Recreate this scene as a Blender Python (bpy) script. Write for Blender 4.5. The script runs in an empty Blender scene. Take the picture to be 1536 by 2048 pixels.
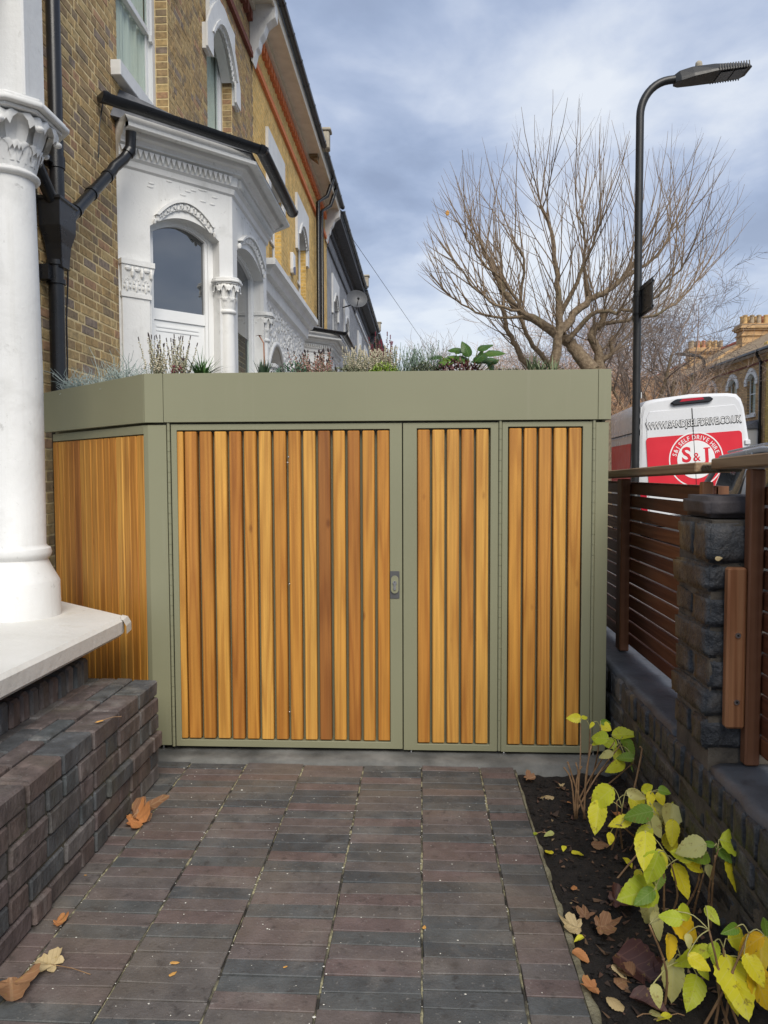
import bpy, bmesh, math, random
import numpy as np
from mathutils import Vector, Matrix, noise as mnoise
rng = random.Random(11)
C = bpy.context.scene.collection
SC = bpy.context.scene
R = math.radians
# ------------------------------------------------------------------ camera
FPX, CZ = 1530.0, 1.2
def _cam():
    y, p, r = R(2.81), R(2.96), R(0.2)
    f = Vector((-math.sin(y)*math.cos(p), math.cos(y)*math.cos(p), -math.sin(p)))
    rt = Vector((math.cos(y), math.sin(y), 0)); up = rt.cross(f)
    rt2 = rt*math.cos(r) - up*math.sin(r)
    return f, rt2, rt2.cross(f)
CF, CR, CU = _cam()
cam_data = bpy.data.cameras.new('camera')
cam = bpy.data.objects.new('camera', cam_data); C.objects.link(cam)
cam.matrix_world = Matrix(((CR.x, CU.x, -CF.x, 0), (CR.y, CU.y, -CF.y, 0), (CR.z, CU.z, -CF.z, CZ), (0, 0, 0, 1)))
cam_data.sensor_fit = 'VERTICAL'; cam_data.sensor_height = 36.0
cam_data.lens = 36.0*FPX/2048.0
cam_data.clip_start = 0.05; cam_data.clip_end = 3000
SC.camera = cam
# ------------------------------------------------------------------ world, sun, exposure
SUN_EL, SUN_AZ = R(42), R(164)     # azimuth measured from +Y towards +X: behind the camera, to the right
w = bpy.data.worlds.new('World'); SC.world = w; w.use_nodes = True
nt = w.node_tree; nt.nodes.clear()
def wn(t, **k):
    n = nt.nodes.new(t)
    for a, b in k.items(): setattr(n, a, b)
    return n
out = wn('ShaderNodeOutputWorld'); bg = wn('ShaderNodeBackground'); bg.inputs[1].default_value = 0.105
sky = wn('ShaderNodeTexSky', sky_type='NISHITA', sun_disc=False, sun_elevation=SUN_EL, sun_rotation=SUN_AZ)
tc = wn('ShaderNodeTexCoord'); sep = wn('ShaderNodeSeparateXYZ'); nt.links.new(tc.outputs['Generated'], sep.inputs[0])
def wm(op, a, b=None):
    n = wn('ShaderNodeMath', operation=op)
    for i, v in enumerate((a, b)):
        if v is None: continue
        if isinstance(v, (int, float)): n.inputs[i].default_value = v
        else: nt.links.new(v, n.inputs[i])
    return n.outputs[0]
za = wm('ADD', wm('ABSOLUTE', sep.outputs[2]), 0.22)
comb = wn('ShaderNodeCombineXYZ')
nt.links.new(wm('DIVIDE', sep.outputs[0], za), comb.inputs[0]); nt.links.new(wm('DIVIDE', sep.outputs[1], za), comb.inputs[1])
def wnoise(scale, detail, rough, dist, off):
    mp = wn('ShaderNodeMapping'); mp.inputs['Location'].default_value = off; nt.links.new(comb.outputs[0], mp.inputs[0])
    n = wn('ShaderNodeTexNoise'); nt.links.new(mp.outputs[0], n.inputs['Vector'])
    n.inputs['Scale'].default_value = scale; n.inputs['Detail'].default_value = detail
    n.inputs['Roughness'].default_value = rough; n.inputs['Distortion'].default_value = dist
    return n.outputs[0]
n1 = wnoise(1.05, 7, .52, .25, (3.1, 1.7, 0)); n2 = wnoise(3.6, 6, .55, .3, (8.3, 2.2, 4)); 
mixn = wm('ADD', wm('MULTIPLY', n1, .72), wm('MULTIPLY', n2, .28))
cr = wn('ShaderNodeValToRGB'); nt.links.new(mixn, cr.inputs[0])
el = cr.color_ramp.elements
el[0].position = .39; el[0].color = (2.6, 3.2, 4.55, 1)
el[1].position = .60; el[1].color = (6.9, 7.3, 7.9, 1)
for p, c in ((.44, (3.1, 3.8, 5.3, 1)), (.48, (3.8, 4.5, 6.0, 1)), (.535, (5.2, 5.8, 7.0, 1))):
    e = el.new(p); e.color = c
hz = wn('ShaderNodeMapRange'); nt.links.new(wm('ABSOLUTE', sep.outputs[2]), hz.inputs[0])
hz.inputs[1].default_value = 0.0; hz.inputs[2].default_value = .33; hz.inputs[3].default_value = .55; hz.inputs[4].default_value = 0.0
mh = wn('ShaderNodeMix', data_type='RGBA'); nt.links.new(hz.outputs[0], mh.inputs[0])
nt.links.new(cr.outputs[0], mh.inputs[6]); mh.inputs[7].default_value = (5.6, 6.2, 7.0, 1)
ms = wn('ShaderNodeMix', data_type='RGBA'); ms.inputs[0].default_value = .9
nt.links.new(sky.outputs[0], ms.inputs[6]); nt.links.new(mh.outputs[2], ms.inputs[7])
nt.links.new(ms.outputs[2], bg.inputs[0]); nt.links.new(bg.outputs[0], out.inputs[0])
sd = bpy.data.lights.new('sun', 'SUN'); sd.energy = 3.0; sd.angle = R(38); sd.color = (1, .94, .84)
so = bpy.data.objects.new('sun', sd); C.objects.link(so); so.location = (4, -6, 12)
sv = Vector((math.sin(SUN_AZ)*math.cos(SUN_EL), math.cos(SUN_AZ)*math.cos(SUN_EL), math.sin(SUN_EL)))
so.rotation_euler = sv.to_track_quat('Z', 'Y').to_euler()
SC.view_settings.view_transform = 'Standard'; SC.view_settings.look = 'None'
SC.view_settings.exposure = 0.25; SC.view_settings.gamma = 1.0; SC.view_settings.use_curve_mapping = False
# ------------------------------------------------------------------ survey helpers: where a sight line meets a plane of the place
def ray(px, py): return CF + CR*((px-768)/FPX) - CU*((py-1024)/FPX)
def onX(px, py, X): v = ray(px, py); v = v*(X/v.x); v.z += CZ; return v
def onY(px, py, Y): v = ray(px, py); v = v*(Y/v.y); v.z += CZ; return v
def onZ(px, py, Z): v = ray(px, py); v = v*((Z-CZ)/v.z); v.z += CZ; return v
# ------------------------------------------------------------------ mesh helpers
def frame(o, u, n):
    o, u, n = Vector(o), Vector(u).normalized(), Vector(n).normalized()
    return lambda p: o + u*p[0] + n*p[1] + Vector((0, 0, p[2]))
class MB:
    def __init__(s, T=None): s.v = []; s.f = []; s.m = []; s.T = T; s.uv = None
    def add(s, vs, fs, m=0):
        b = len(s.v); T = s.T
        s.v += [tuple(T(p)) if T else tuple(p) for p in vs]
        s.f += [tuple(b+i for i in f) for f in fs]; s.m += [m]*len(fs); return s
    def box(s, x0, x1, y0, y1, z0, z1, m=0):
        v = [(x, y, z) for z in (z0, z1) for y in (y0, y1) for x in (x0, x1)]
        return s.add(v, [(0, 2, 3, 1), (4, 5, 7, 6), (0, 1, 5, 4), (2, 6, 7, 3), (0, 4, 6, 2), (1, 3, 7, 5)], m)
    def prism(s, poly, z0, z1, m=0):
        n = len(poly)
        v = [(p[0], p[1], z0) for p in poly] + [(p[0], p[1], z1) for p in poly]
        return s.add(v, [tuple(range(n))[::-1], tuple(range(n, 2*n))] + [(i, (i+1) % n, n+(i+1) % n, n+i) for i in range(n)], m)
    def face(s, poly, n0, n1, m=0):           # polygon in (u, z), thick along n
        n = len(poly)
        v = [(p[0], n0, p[1]) for p in poly] + [(p[0], n1, p[1]) for p in poly]
        return s.add(v, [tuple(range(n)), tuple(range(n, 2*n))[::-1]] + [(i, n+i, n+(i+1) % n, (i+1) % n) for i in range(n)], m)
    def tube(s, pts, r, n=8, m=0, cap=True):
        pts = [Vector(p) for p in pts]; k = len(pts)
        rs = r if isinstance(r, (list, tuple)) else [r]*k
        ref = Vector((.13, .27, .95)); vs = []; prev = None
        for i, p in enumerate(pts):
            d = (pts[min(i+1, k-1)] - pts[max(i-1, 0)])
            d = d.normalized() if d.length > 1e-9 else Vector((0, 0, 1))
            if prev is None:
                a = d.cross(ref if abs(d.dot(ref)) < .95 else Vector((1, 0, 0))).normalized()
            else:
                a = (prev - d*prev.dot(d)); a = a.normalized() if a.length > 1e-6 else d.orthogonal().normalized()
            prev = a; b = d.cross(a)
            for j in range(n):
                t = 2*math.pi*j/n; vs.append(p + (a*math.cos(t) + b*math.sin(t))*rs[i])
        fs = [(i*n+j, i*n+(j+1) % n, (i+1)*n+(j+1) % n, (i+1)*n+j) for i in range(k-1) for j in range(n)]
        if cap: fs += [tuple(range(n))[::-1], tuple((k-1)*n+j for j in range(n))]
        return s.add(vs, fs, m)
    def lathe(s, prof, cx=0, cy=0, n=24, m=0, cap=True):
        vs = [(cx+r*math.cos(2*math.pi*j/n), cy+r*math.sin(2*math.pi*j/n), z) for r, z in prof for j in range(n)]
        k = len(prof)
        fs = [(i*n+j, i*n+(j+1) % n, (i+1)*n+(j+1) % n, (i+1)*n+j) for i in range(k-1) for j in range(n)]
        if cap: fs += [tuple(range(n))[::-1], tuple((k-1)*n+j for j in range(n))]
        return s.add(vs, fs, m)
    def sweep(s, path, prof, m=0, closed=True):   # prof: (outward to the right of travel, z)
        P = [Vector((p[0], p[1])) for p in path]; k = len(P); q = len(prof); vs = []
        for i in range(k):
            ns = []
            if i > 0: d = (P[i]-P[i-1]).normalized(); ns.append(Vector((d.y, -d.x)))
            if i < k-1: d = (P[i+1]-P[i]).normalized(); ns.append(Vector((d.y, -d.x)))
            nn = ns[0] if len(ns) == 1 else (ns[0]+ns[1])/(1+ns[0].dot(ns[1]))
            for d, z in prof: vs.append((P[i].x+nn.x*d, P[i].y+nn.y*d, z))
        fs = [(i*q+j, (i+1)*q+j, (i+1)*q+(j+1) % q, i*q+(j+1) % q) for i in range(k-1) for j in range(q if closed else q-1)]
        if closed: fs += [tuple(range(q)), tuple((k-1)*q+j for j in range(q))[::-1]]
        return s.add(vs, fs, m)
    def blob(s, c, r, m=0, n=6):
        rx, ry, rz = (r, r, r) if isinstance(r, (int, float)) else r
        h = n//2; vs = [(c[0], c[1], c[2]-rz)]
        for i in range(1, h):
            a = -math.pi/2 + math.pi*i/h
            for j in range(n):
                t = 2*math.pi*j/n; vs.append((c[0]+rx*math.cos(a)*math.cos(t), c[1]+ry*math.cos(a)*math.sin(t), c[2]+rz*math.sin(a)))
        vs.append((c[0], c[1], c[2]+rz)); L = len(vs)-1
        fs = [(0, 1+(j+1) % n, 1+j) for j in range(n)]
        for i in range(h-2): fs += [(1+i*n+j, 1+i*n+(j+1) % n, 1+(i+1)*n+(j+1) % n, 1+(i+1)*n+j) for j in range(n)]
        fs += [(1+(h-2)*n+j, 1+(h-2)*n+(j+1) % n, L) for j in range(n)]
        return s.add(vs, fs, m)
    def blade(s, b, d, L, wd, droop, seg=4, m=0, side=None):
        b = Vector(b); d = Vector(d).normalized(); sd_ = side or d.cross(Vector((0, 0, 1)))
        sd_ = Vector(sd_); sd_ = sd_.normalized() if sd_.length > 1e-4 else Vector((1, 0, 0)); vs = []
        for i in range(seg+1):
            t = i/seg; p = b + d*(L*t) - Vector((0, 0, droop*t*t)); ww = wd*(1-t**1.6)*.5+.0003
            vs += [p-sd_*ww, p+sd_*ww]
        return s.add(vs, [(2*i, 2*i+1, 2*i+3, 2*i+2) for i in range(seg)], m)
    def mesh(s, name, smooth=False, bevel=0, fix=True):
        me = bpy.data.meshes.new(name); me.from_pydata(s.v, [], s.f)
        if max(s.m or [0]) > 0: me.polygons.foreach_set('material_index', s.m)
        if fix or bevel:
            bm = bmesh.new(); bm.from_mesh(me)
            if bevel: bmesh.ops.bevel(bm, geom=bm.edges[:], offset=bevel, segments=1, affect='EDGES', clamp_overlap=True)
            if fix: bmesh.ops.recalc_face_normals(bm, faces=bm.faces[:])
            bm.to_mesh(me); bm.free()
        if smooth: me.polygons.foreach_set('use_smooth', [True]*len(me.polygons))
        me.update(); return me
    def build(s, name, mats, parent=None, smooth=False, bevel=0, kind=None, fix=True, local=False):
        return obj(name, s.mesh(name, smooth, bevel, fix), mats, parent, kind, local)
def obj(name, me, mats, parent=None, kind=None, local=False):
    if mats is not None:
        me.materials.clear()
        for m in (mats if isinstance(mats, (list, tuple)) else [mats]): me.materials.append(m)
    o = bpy.data.objects.new(name, me); C.objects.link(o)
    if parent is not None: par(o, parent, local)
    if kind: o['kind'] = kind
    return o
def par(o, p, local=False):
    o.parent = p
    if p.type == 'EMPTY' and not local: o.matrix_parent_inverse = Matrix.Translation(-Vector(p.location))
def thing(name, label, cat, loc=(0, 0, 0), group=None, rot=None):
    o = bpy.data.objects.new(name, None); C.objects.link(o); o.location = loc; o.empty_display_size = .1
    if rot: o.rotation_euler = rot
    o['label'] = label; o['category'] = cat
    if group: o['group'] = group
    return o
def tag(o, label, cat, group=None):
    o['label'] = label; o['category'] = cat
    if group: o['group'] = group
    return o
def smooth_angle(o, a=35):
    me = o.data; me.polygons.foreach_set('use_smooth', [True]*len(me.polygons))
    bm = bmesh.new(); bm.from_mesh(me); lim = R(a)
    for e in bm.edges:
        e.smooth = not (len(e.link_faces) == 2 and e.calc_face_angle(0) > lim)
    bm.to_mesh(me); bm.free(); return o
# ------------------------------------------------------------------ materials
class NT:
    def __init__(s, name):
        s.mat = bpy.data.materials.new(name); s.mat.use_nodes = True; s.t = s.mat.node_tree
        s.p = s.t.nodes['Principled BSDF']; s.out = s.t.nodes['Material Output']
    def n(s, t, **k):
        x = s.t.nodes.new(t)
        for a, b in k.items(): setattr(x, a, b)
        return x
    def set(s, sock, v):
        if isinstance(v, (int, float, tuple, list)):
            if sock.type == 'RGBA' and isinstance(v, (int, float)): v = (v, v, v, 1)
            elif sock.type == 'RGBA' and len(v) == 3: v = (*v, 1)
            sock.default_value = v
        else: s.t.links.new(v, sock)
    def math(s, op, a, b=0.0, c=None):
        x = s.n('ShaderNodeMath', operation=op); s.set(x.inputs[0], a); s.set(x.inputs[1], b)
        if c is not None: s.set(x.inputs[2], c)
        return x.outputs[0]
    def mix(s, f, a, b, bt='MIX'):
        x = s.n('ShaderNodeMix', data_type='RGBA', blend_type=bt); s.set(x.inputs[0], f); s.set(x.inputs[6], a); s.set(x.inputs[7], b); return x.outputs[2]
    def ramp(s, f, stops, interp='LINEAR'):
        x = s.n('ShaderNodeValToRGB'); x.color_ramp.interpolation = interp; s.set(x.inputs[0], f)
        e = x.color_ramp.elements
        e[0].position = stops[0][0]; e[0].color = (*stops[0][1], 1)
        e[1].position = stops[-1][0]; e[1].color = (*stops[-1][1], 1)
        for p, c in stops[1:-1]: q = e.new(p); q.color = (*c, 1)
        return x.outputs[0]
    def pos(s, stretch=(1, 1, 1), off=None):
        g = s.n('ShaderNodeNewGeometry'); x = s.n('ShaderNodeVectorMath', operation='MULTIPLY')
        s.set(x.inputs[0], g.outputs['Position']); x.inputs[1].default_value = stretch; o = x.outputs[0]
        if off is not None:
            y = s.n('ShaderNodeVectorMath', operation='ADD'); s.set(y.inputs[0], o); s.set(y.inputs[1], off); o = y.outputs[0]
        return o
    def noise(s, vec, scale, detail=4, rough=.55, dist=0):
        x = s.n('ShaderNodeTexNoise'); s.set(x.inputs['Vector'], vec); x.inputs['Scale'].default_value = scale
        x.inputs['Detail'].default_value = detail; x.inputs['Roughness'].default_value = rough; x.inputs['Distortion'].default_value = dist
        return x.outputs[0]
    def rand(s):
        a = s.n('ShaderNodeObjectInfo').outputs['Random']; b = s.n('ShaderNodeNewGeometry').outputs['Random Per Island']
        return s.math('FRACT', s.math('ADD', s.math('MULTIPLY', a, 7.31), s.math('MULTIPLY', b, 5.77)))
    def bump(s, h, st=.3, dist=.01):
        x = s.n('ShaderNodeBump'); x.inputs['Strength'].default_value = st; x.inputs['Distance'].default_value = dist
        s.set(x.inputs['Height'], h); s.t.links.new(x.outputs[0], s.p.inputs['Normal']); return x
def g3(v): return (v, v, v)
def mk(name, cols, rough=.7, scale=6, detail=5, bump=.25, bscale=60, bdist=.004, stretch=(1, 1, 1), metal=0, spec=.5, streak=None,
       rcols=None, rmode='CONSTANT', dirt=None, var=0, rvar=.1):
    """cols: ramp stops over a noise (multiplied into rcols when those are given)."""
    s = NT(name); P = s.pos(stretch)
    r = s.rand()
    nz = s.noise(P, scale, detail)
    c = s.ramp(nz, cols)
    if rcols: c = s.mix(1.0, s.ramp(r, rcols, rmode), c, 'MULTIPLY')
    if var: c = s.mix(1.0, c, s.ramp(r, [(0, g3(1-var)), (1, g3(1+var))]), 'MULTIPLY')
    for dcol, dsc, lo, hi, amt in (dirt or []):
        f = s.n('ShaderNodeMapRange'); s.set(f.inputs[0], s.noise(P, dsc, 6, .6, .3)); f.inputs[1].default_value = lo; f.inputs[2].default_value = hi
        f.inputs[4].default_value = amt; c = s.mix(f.outputs[0], c, dcol)
    if streak:
        sc_, lo, hi, amt, rgh = streak; fs_ = s.n('ShaderNodeMapRange'); nz_ = s.noise(s.pos((sc_, sc_, sc_*.05)), 1.0, 5, .6); s.set(fs_.inputs[0], nz_); fs_.inputs[1].default_value = lo; fs_.inputs[2].default_value = hi; fs_.inputs[4].default_value = amt
        c = s.mix(fs_.outputs[0], c, rgh)
    s.set(s.p.inputs['Base Color'], c)
    s.set(s.p.inputs['Roughness'], s.math('ADD', s.math('MULTIPLY', s.noise(P, scale*3, 3), rvar*2), rough-rvar))
    s.p.inputs['Metallic'].default_value = metal; s.p.inputs['Specular IOR Level'].default_value = spec
    if bump: s.bump(s.noise(P, bscale, 6, .6), bump, bdist)
    return s.mat
def wood(name, rcols, rough=.5, grain=(15, 15, .62), axis=2, contrast=.42, lines=44, spec=.4, bump=.25):
    s = NT(name); r = s.rand()
    oi = s.n('ShaderNodeObjectInfo').outputs['Random']
    off = s.n('ShaderNodeCombineXYZ'); s.set(off.inputs[0], s.math('MULTIPLY', oi, 91.0)); s.set(off.inputs[1], s.math('MULTIPLY', oi, 57.0)); s.set(off.inputs[2], s.math('MULTIPLY', oi, 133.0))
    g = [grain[0]]*3; g[axis] = grain[2]
    P = s.pos(tuple(g), off.outputs[0])
    base = s.noise(P, 1.0, 2.0, .4, .15)
    rings = s.math('ADD', s.math('MULTIPLY', s.math('SINE', s.math('MULTIPLY', base, lines)), .5), .5)
    rings = s.math('POWER', rings, 1.7)
    g2 = [120]*3; g2[axis] = 2.2
    fib = s.noise(s.pos(tuple(g2), off.outputs[0]), 1.0, 4, .6)
    c = s.ramp(r, rcols)
    amt = s.math('MULTIPLY', rings, contrast)
    c = s.mix(amt, c, s.mix(1.0, c, (.48, .30, .18), 'MULTIPLY'))
    c = s.mix(1.0, c, s.ramp(fib, [(.25, g3(.78)), (.75, g3(1.16))]), 'MULTIPLY')
    tone = s.noise(s.pos(tuple([14 if i != axis else 2.4 for i in range(3)]), off.outputs[0]), 1.0, 3, .5)
    c = s.mix(1.0, c, s.ramp(tone, [(.25, (.78, .72, .66)), (.5, (.93, .92, .9)), (.75, (1.0, .98, .95))]), 'MULTIPLY')
    # knots
    v = s.n('ShaderNodeTexVoronoi'); gk = [7]*3; gk[axis] = 3.2; s.set(v.inputs['Vector'], s.pos(tuple(gk), off.outputs[0])); v.inputs['Scale'].default_value = 1
    kn = s.n('ShaderNodeMapRange'); s.set(kn.inputs[0], v.outputs['Distance']); kn.inputs[1].default_value = .03; kn.inputs[2].default_value = .085; kn.inputs[3].default_value = .6; kn.inputs[4].default_value = 0
    c = s.mix(kn.outputs[0], c, s.mix(1.0, c, (.35, .22, .14), 'MULTIPLY'))
    s.set(s.p.inputs['Base Color'], c); s.p.inputs['Roughness'].default_value = rough; s.p.inputs['Specular IOR Level'].default_value = spec
    s.bump(s.math('ADD', s.math('MULTIPLY', rings, .5), fib), bump, .002)
    return s.mat
def brickmat(name, c1, c2, mortar, axes='yz', sc=1.0, bw=.225, rh=.075, rough=.85, ms=.01, var=None):
    """running-bond brickwork for walls too far away to build brick by brick"""
    s = NT(name); g = s.n('ShaderNodeNewGeometry'); sp = s.n('ShaderNodeSeparateXYZ'); s.set(sp.inputs[0], g.outputs['Position'])
    cb = s.n('ShaderNodeCombineXYZ'); s.set(cb.inputs[0], sp.outputs[{'x': 0, 'y': 1}[axes[0]]]); s.set(cb.inputs[1], sp.outputs[2])
    b = s.n('ShaderNodeTexBrick'); s.set(b.inputs['Vector'], cb.outputs[0]); b.inputs['Scale'].default_value = 1
    b.inputs['Brick Width'].default_value = bw; b.inputs['Row Height'].default_value = rh; b.inputs['Mortar Size'].default_value = ms
    b.inputs['Mortar Smooth'].default_value = .3; b.inputs['Color1'].default_value = (0, 0, 0, 1); b.inputs['Color2'].default_value = (1, 1, 1, 1)
    b.inputs['Mortar'].default_value = (0, 0, 0, 1)
    n = s.noise(s.pos(), 3.0, 6, .6); n2_ = s.noise(s.pos(), 22.0, 4, .6)
    c = s.mix(b.outputs['Color'], c1, c2)
    c = s.mix(1.0, c, s.ramp(n, [(.3, g3(.62)), (.7, g3(1.2))]), 'MULTIPLY'); c = s.mix(1.0, c, s.ramp(n2_, [(.3, g3(.7)), (.7, g3(1.25))]), 'MULTIPLY')
    c = s.mix(b.outputs['Fac'], c, mortar); s.set(s.p.inputs['Base Color'], c); s.p.inputs['Roughness'].default_value = rough
    s.bump(s.math('SUBTRACT', s.math('MULTIPLY', n2_, .3), b.outputs['Fac']), .6, .008); return s.mat
def glass(name, tint=(.02, .025, .03), rough=.03, see=0.0, ior=1.55):
    s = NT(name); s.p.inputs['Base Color'].default_value = (*tint, 1); s.p.inputs['Roughness'].default_value = rough
    s.p.inputs['Specular IOR Level'].default_value = .8; s.p.inputs['IOR'].default_value = ior
    s.bump(s.noise(s.pos(), 2.2, 2), .05, .02)
    if see:
        tr = s.n('ShaderNodeBsdfTransparent'); tr.inputs[0].default_value = (.96, 1, .98, 1); mx = s.n('ShaderNodeMixShader'); mx.inputs[0].default_value = see
        s.t.links.new(s.p.outputs[0], mx.inputs[1]); s.t.links.new(tr.outputs[0], mx.inputs[2]); s.t.links.new(mx.outputs[0], s.out.inputs[0])
    return s.mat
def leafmat(name, rcols, veins=True, trans=.42, rough=.45, vein_col=(.75, .72, .3), blot=(.3, .2, .05), veinamt=.5):
    s = NT(name); uv = s.n('ShaderNodeUVMap'); sp = s.n('ShaderNodeSeparateXYZ'); s.set(sp.inputs[0], uv.outputs[0])
    oi = s.n('ShaderNodeObjectInfo').outputs['Random']; ri = s.n('ShaderNodeNewGeometry').outputs['Random Per Island']
    r = s.math('FRACT', s.math('ADD', s.math('MULTIPLY', oi, 7.31), s.math('MULTIPLY', ri, 5.77)))
    nz = s.noise(s.pos(), 28, 4, .6)
    c = s.ramp(s.math('ADD', r, s.math('MULTIPLY', s.math('SUBTRACT', nz, .5), .34)), rcols)
    if veins:
        au = s.math('ABSOLUTE', s.math('SUBTRACT', sp.outputs[0], .5))
        fr = s.math('FRACT', s.math('SUBTRACT', s.math('MULTIPLY', sp.outputs[1], 7.5), s.math('MULTIPLY', au, 5.0)))
        ve = s.math('ABSOLUTE', s.math('SUBTRACT', fr, .5)); vm = s.math('LESS_THAN', ve, .06)
        mid = s.math('LESS_THAN', au, .022); vv = s.math('MAXIMUM', vm, mid)
        c = s.mix(s.math('MULTIPLY', vv, veinamt), c, vein_col)
        s.bump(s.math('SUBTRACT', s.math('MULTIPLY', ve, 1.0), s.math('MULTIPLY', mid, .8)), .3, .0015)
    b = s.n('ShaderNodeMapRange'); s.set(b.inputs[0], s.noise(s.pos(), 55, 3, .7)); b.inputs[1].default_value = .60; b.inputs[2].default_value = .72; b.inputs[4].default_value = .75
    c = s.mix(b.outputs[0], c, blot)
    if veins:
        eg = s.n('ShaderNodeMapRange'); s.set(eg.inputs[0], s.math('ADD', s.math('MAXIMUM', s.math('ABSOLUTE', s.math('SUBTRACT', sp.outputs[0], .5)), s.math('MULTIPLY', s.math('SUBTRACT', sp.outputs[1], .5), .92)), s.math('MULTIPLY', s.math('SUBTRACT', s.noise(s.pos(), 90, 3), .5), .25))); eg.inputs[1].default_value = .41; eg.inputs[2].default_value = .50; eg.inputs[4].default_value = .55
        c = s.mix(eg.outputs[0], c, blot)
    s.set(s.p.inputs['Base Color'], c); s.p.inputs['Roughness'].default_value = rough; s.p.inputs['Specular IOR Level'].default_value = .35
    if trans:
        tl = s.n('ShaderNodeBsdfTranslucent'); s.set(tl.inputs[0], c); mx = s.n('ShaderNodeMixShader'); mx.inputs[0].default_value = trans
        s.t.links.new(s.p.outputs[0], mx.inputs[1]); s.t.links.new(tl.outputs[0], mx.inputs[2]); s.t.links.new(mx.outputs[0], s.out.inputs[0])
    return s.mat
M = {}
M['olive'] = mk('olive_powder_coat', streak=(26, .58, .80, .22, (.30, .29, .22)), cols= [(.3, (.214, .211, .133)), (.7, (.228, .225, .142))], rough=.42, scale=2, detail=3, bump=.12, bscale=900, bdist=.0006, spec=.45, rvar=.04)
M['slat'] = wood('oiled_pine_slat', [(0, (.60, .30, .058)), (.18, (.49, .215, .036)), (.36, (.60, .295, .055)), (.5, (.66, .36, .078)), (.64, (.44, .18, .032)), (.76, (.56, .265, .046)), (.88, (.37, .145, .028)), (.95, (.25, .10, .028)), (1, (.54, .25, .044))])
M['fence'] = wood('stained_fence_board', [(0, (.105, .034, .014)), (.4, (.15, .05, .02)), (.7, (.085, .028, .014)), (1, (.19, .07, .026))], .6, axis=1, contrast=.5)
M['fpost'] = wood('stained_fence_post', [(0, (.17, .072, .034)), (1, (.22, .10, .048))], .6, axis=2, contrast=.4)
M['fplank'] = wood('orange_brown_plank', [(0, (.33, .15, .065)), (1, (.36, .17, .08))], .55, axis=2, contrast=.55)
M['rail'] = wood('weathered_rail', [(0, (.25, .175, .105)), (1, (.31, .22, .135))], .75, axis=1, contrast=.4)
M['white'] = mk('white_stucco_paint', streak=(15, .55, .78, .30, (.42, .40, .35)), cols= [(.3, (.65, .65, .635)), (.7, (.74, .74, .725))], rough=.5, scale=2.2, detail=6, bump=.4, bscale=34, bdist=.005, dirt=[((.36, .355, .33), 3.6, .55, .80, .5), ((.20, .19, .17), 18, .64, .76, .55), ((.30, .28, .24), 60, .66, .76, .35)])
M['white_clean'] = mk('white_window_paint', [(.3, (.72, .73, .73)), (.7, (.77, .78, .78))], .35, 2, 3, .05, 60, .002)
M['slab'] = mk('worn_white_step_paint', [(.3, (.58, .57, .53)), (.7, (.69, .68, .645))], .45, 2.5, 6, .5, 30, .006, dirt=[((.40, .37, .26), 5.0, .60, .78, .6), ((.2, .18, .14), 26, .70, .76, .6)])
M['blackpipe'] = mk('black_pipe_paint', [(.3, (.005, .006, .008)), (.7, (.011, .012, .015))], .30, 5, 4, .1, 80, .002, spec=.5, dirt=[((.07, .065, .06), 14, .66, .80, .35)])
M['metal'] = mk('bright_steel', [(.3, g3(.5)), (.7, g3(.6))], .3, 20, 2, 0, metal=1)
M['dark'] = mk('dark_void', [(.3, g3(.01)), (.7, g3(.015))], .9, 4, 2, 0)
M['mortar'] = mk('yellowed_mortar', [(.3, (.62, .48, .24)), (.7, (.78, .63, .36))], .95, 12, 5, .5, 120, .004, dirt=[((.16, .13, .08), 5, .55, .75, .6)])
M['stock'] = mk('london_stock_brick', [(.22, g3(.50)), (.5, g3(.95)), (.78, g3(1.35))], .9, 26, 7, .8, 120, .006,
    rcols=[(0, (.40, .265, .115)), (.16, (.33, .225, .115)), (.32, (.45, .31, .14)), (.46, (.26, .19, .115)), (.58, (.38, .255, .12)), (.70, (.40, .235, .13)), (.80, (.27, .205, .155)), (.90, (.47, .34, .16))],
    dirt=[((.11, .09, .065), 5, .55, .75, .6), ((.45, .36, .18), 40, .60, .72, .5), ((.34, .32, .11), 2.2, .62, .8, .25)])
M['stock_far'] = brickmat('far_stock_brick', (.20, .13, .06), (.34, .22, .10), (.30, .25, .16))
M['yellow_far'] = brickmat('cleaned_yellow_brick', (.66, .40, .10), (.80, .52, .16), (.70, .52, .25), ms=.008)
M['grey_far'] = brickmat('grey_painted_brick', (.33, .34, .36), (.37, .38, .40), (.27, .28, .30), ms=.006)
M['right_far'] = brickmat('brown_terrace_brick', (.50, .30, .14), (.68, .45, .22), (.28, .20, .12), ms=.011)
M['right_ochre'] = brickmat('ochre_terrace_brick', (.62, .42, .10), (.74, .52, .15), (.40, .29, .11), ms=.010)
M['red_brick'] = mk('red_rubbed_brick', [(.3, (.60, .17, .06)), (.7, (.75, .25, .10))], .85, 20, 4, .4, 100, .003)
M['dark_red_brick'] = mk('dark_red_brick', [(.3, (.12, .035, .022)), (.7, (.22, .07, .045))], .85, 20, 4, .4, 100, .003)
M['stone'] = mk('weathered_stone', [(.3, (.25, .22, .17)), (.7, (.42, .38, .30))], .9, 8, 5, .4, 60, .005)
M['cream'] = mk('cream_soffit_paint', [(.3, (.66, .60, .49)), (.7, (.80, .74, .62))], .6, 4, 4, .1, 60, .003, dirt=[((.2, .17, .12), 9, .64, .8, .5)])
M['slate'] = mk('roof_slate', [(.3, (.07, .075, .085)), (.7, (.14, .14, .15))], .7, 12, 4, .4, 60, .01)
M['rtile'] = mk('brown_roof_tile', [(.3, (.22, .15, .085)), (.7, (.38, .28, .17))], .85, 6, 5, .8, 18, .03, stretch=(1, 1, 2.5))
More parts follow.
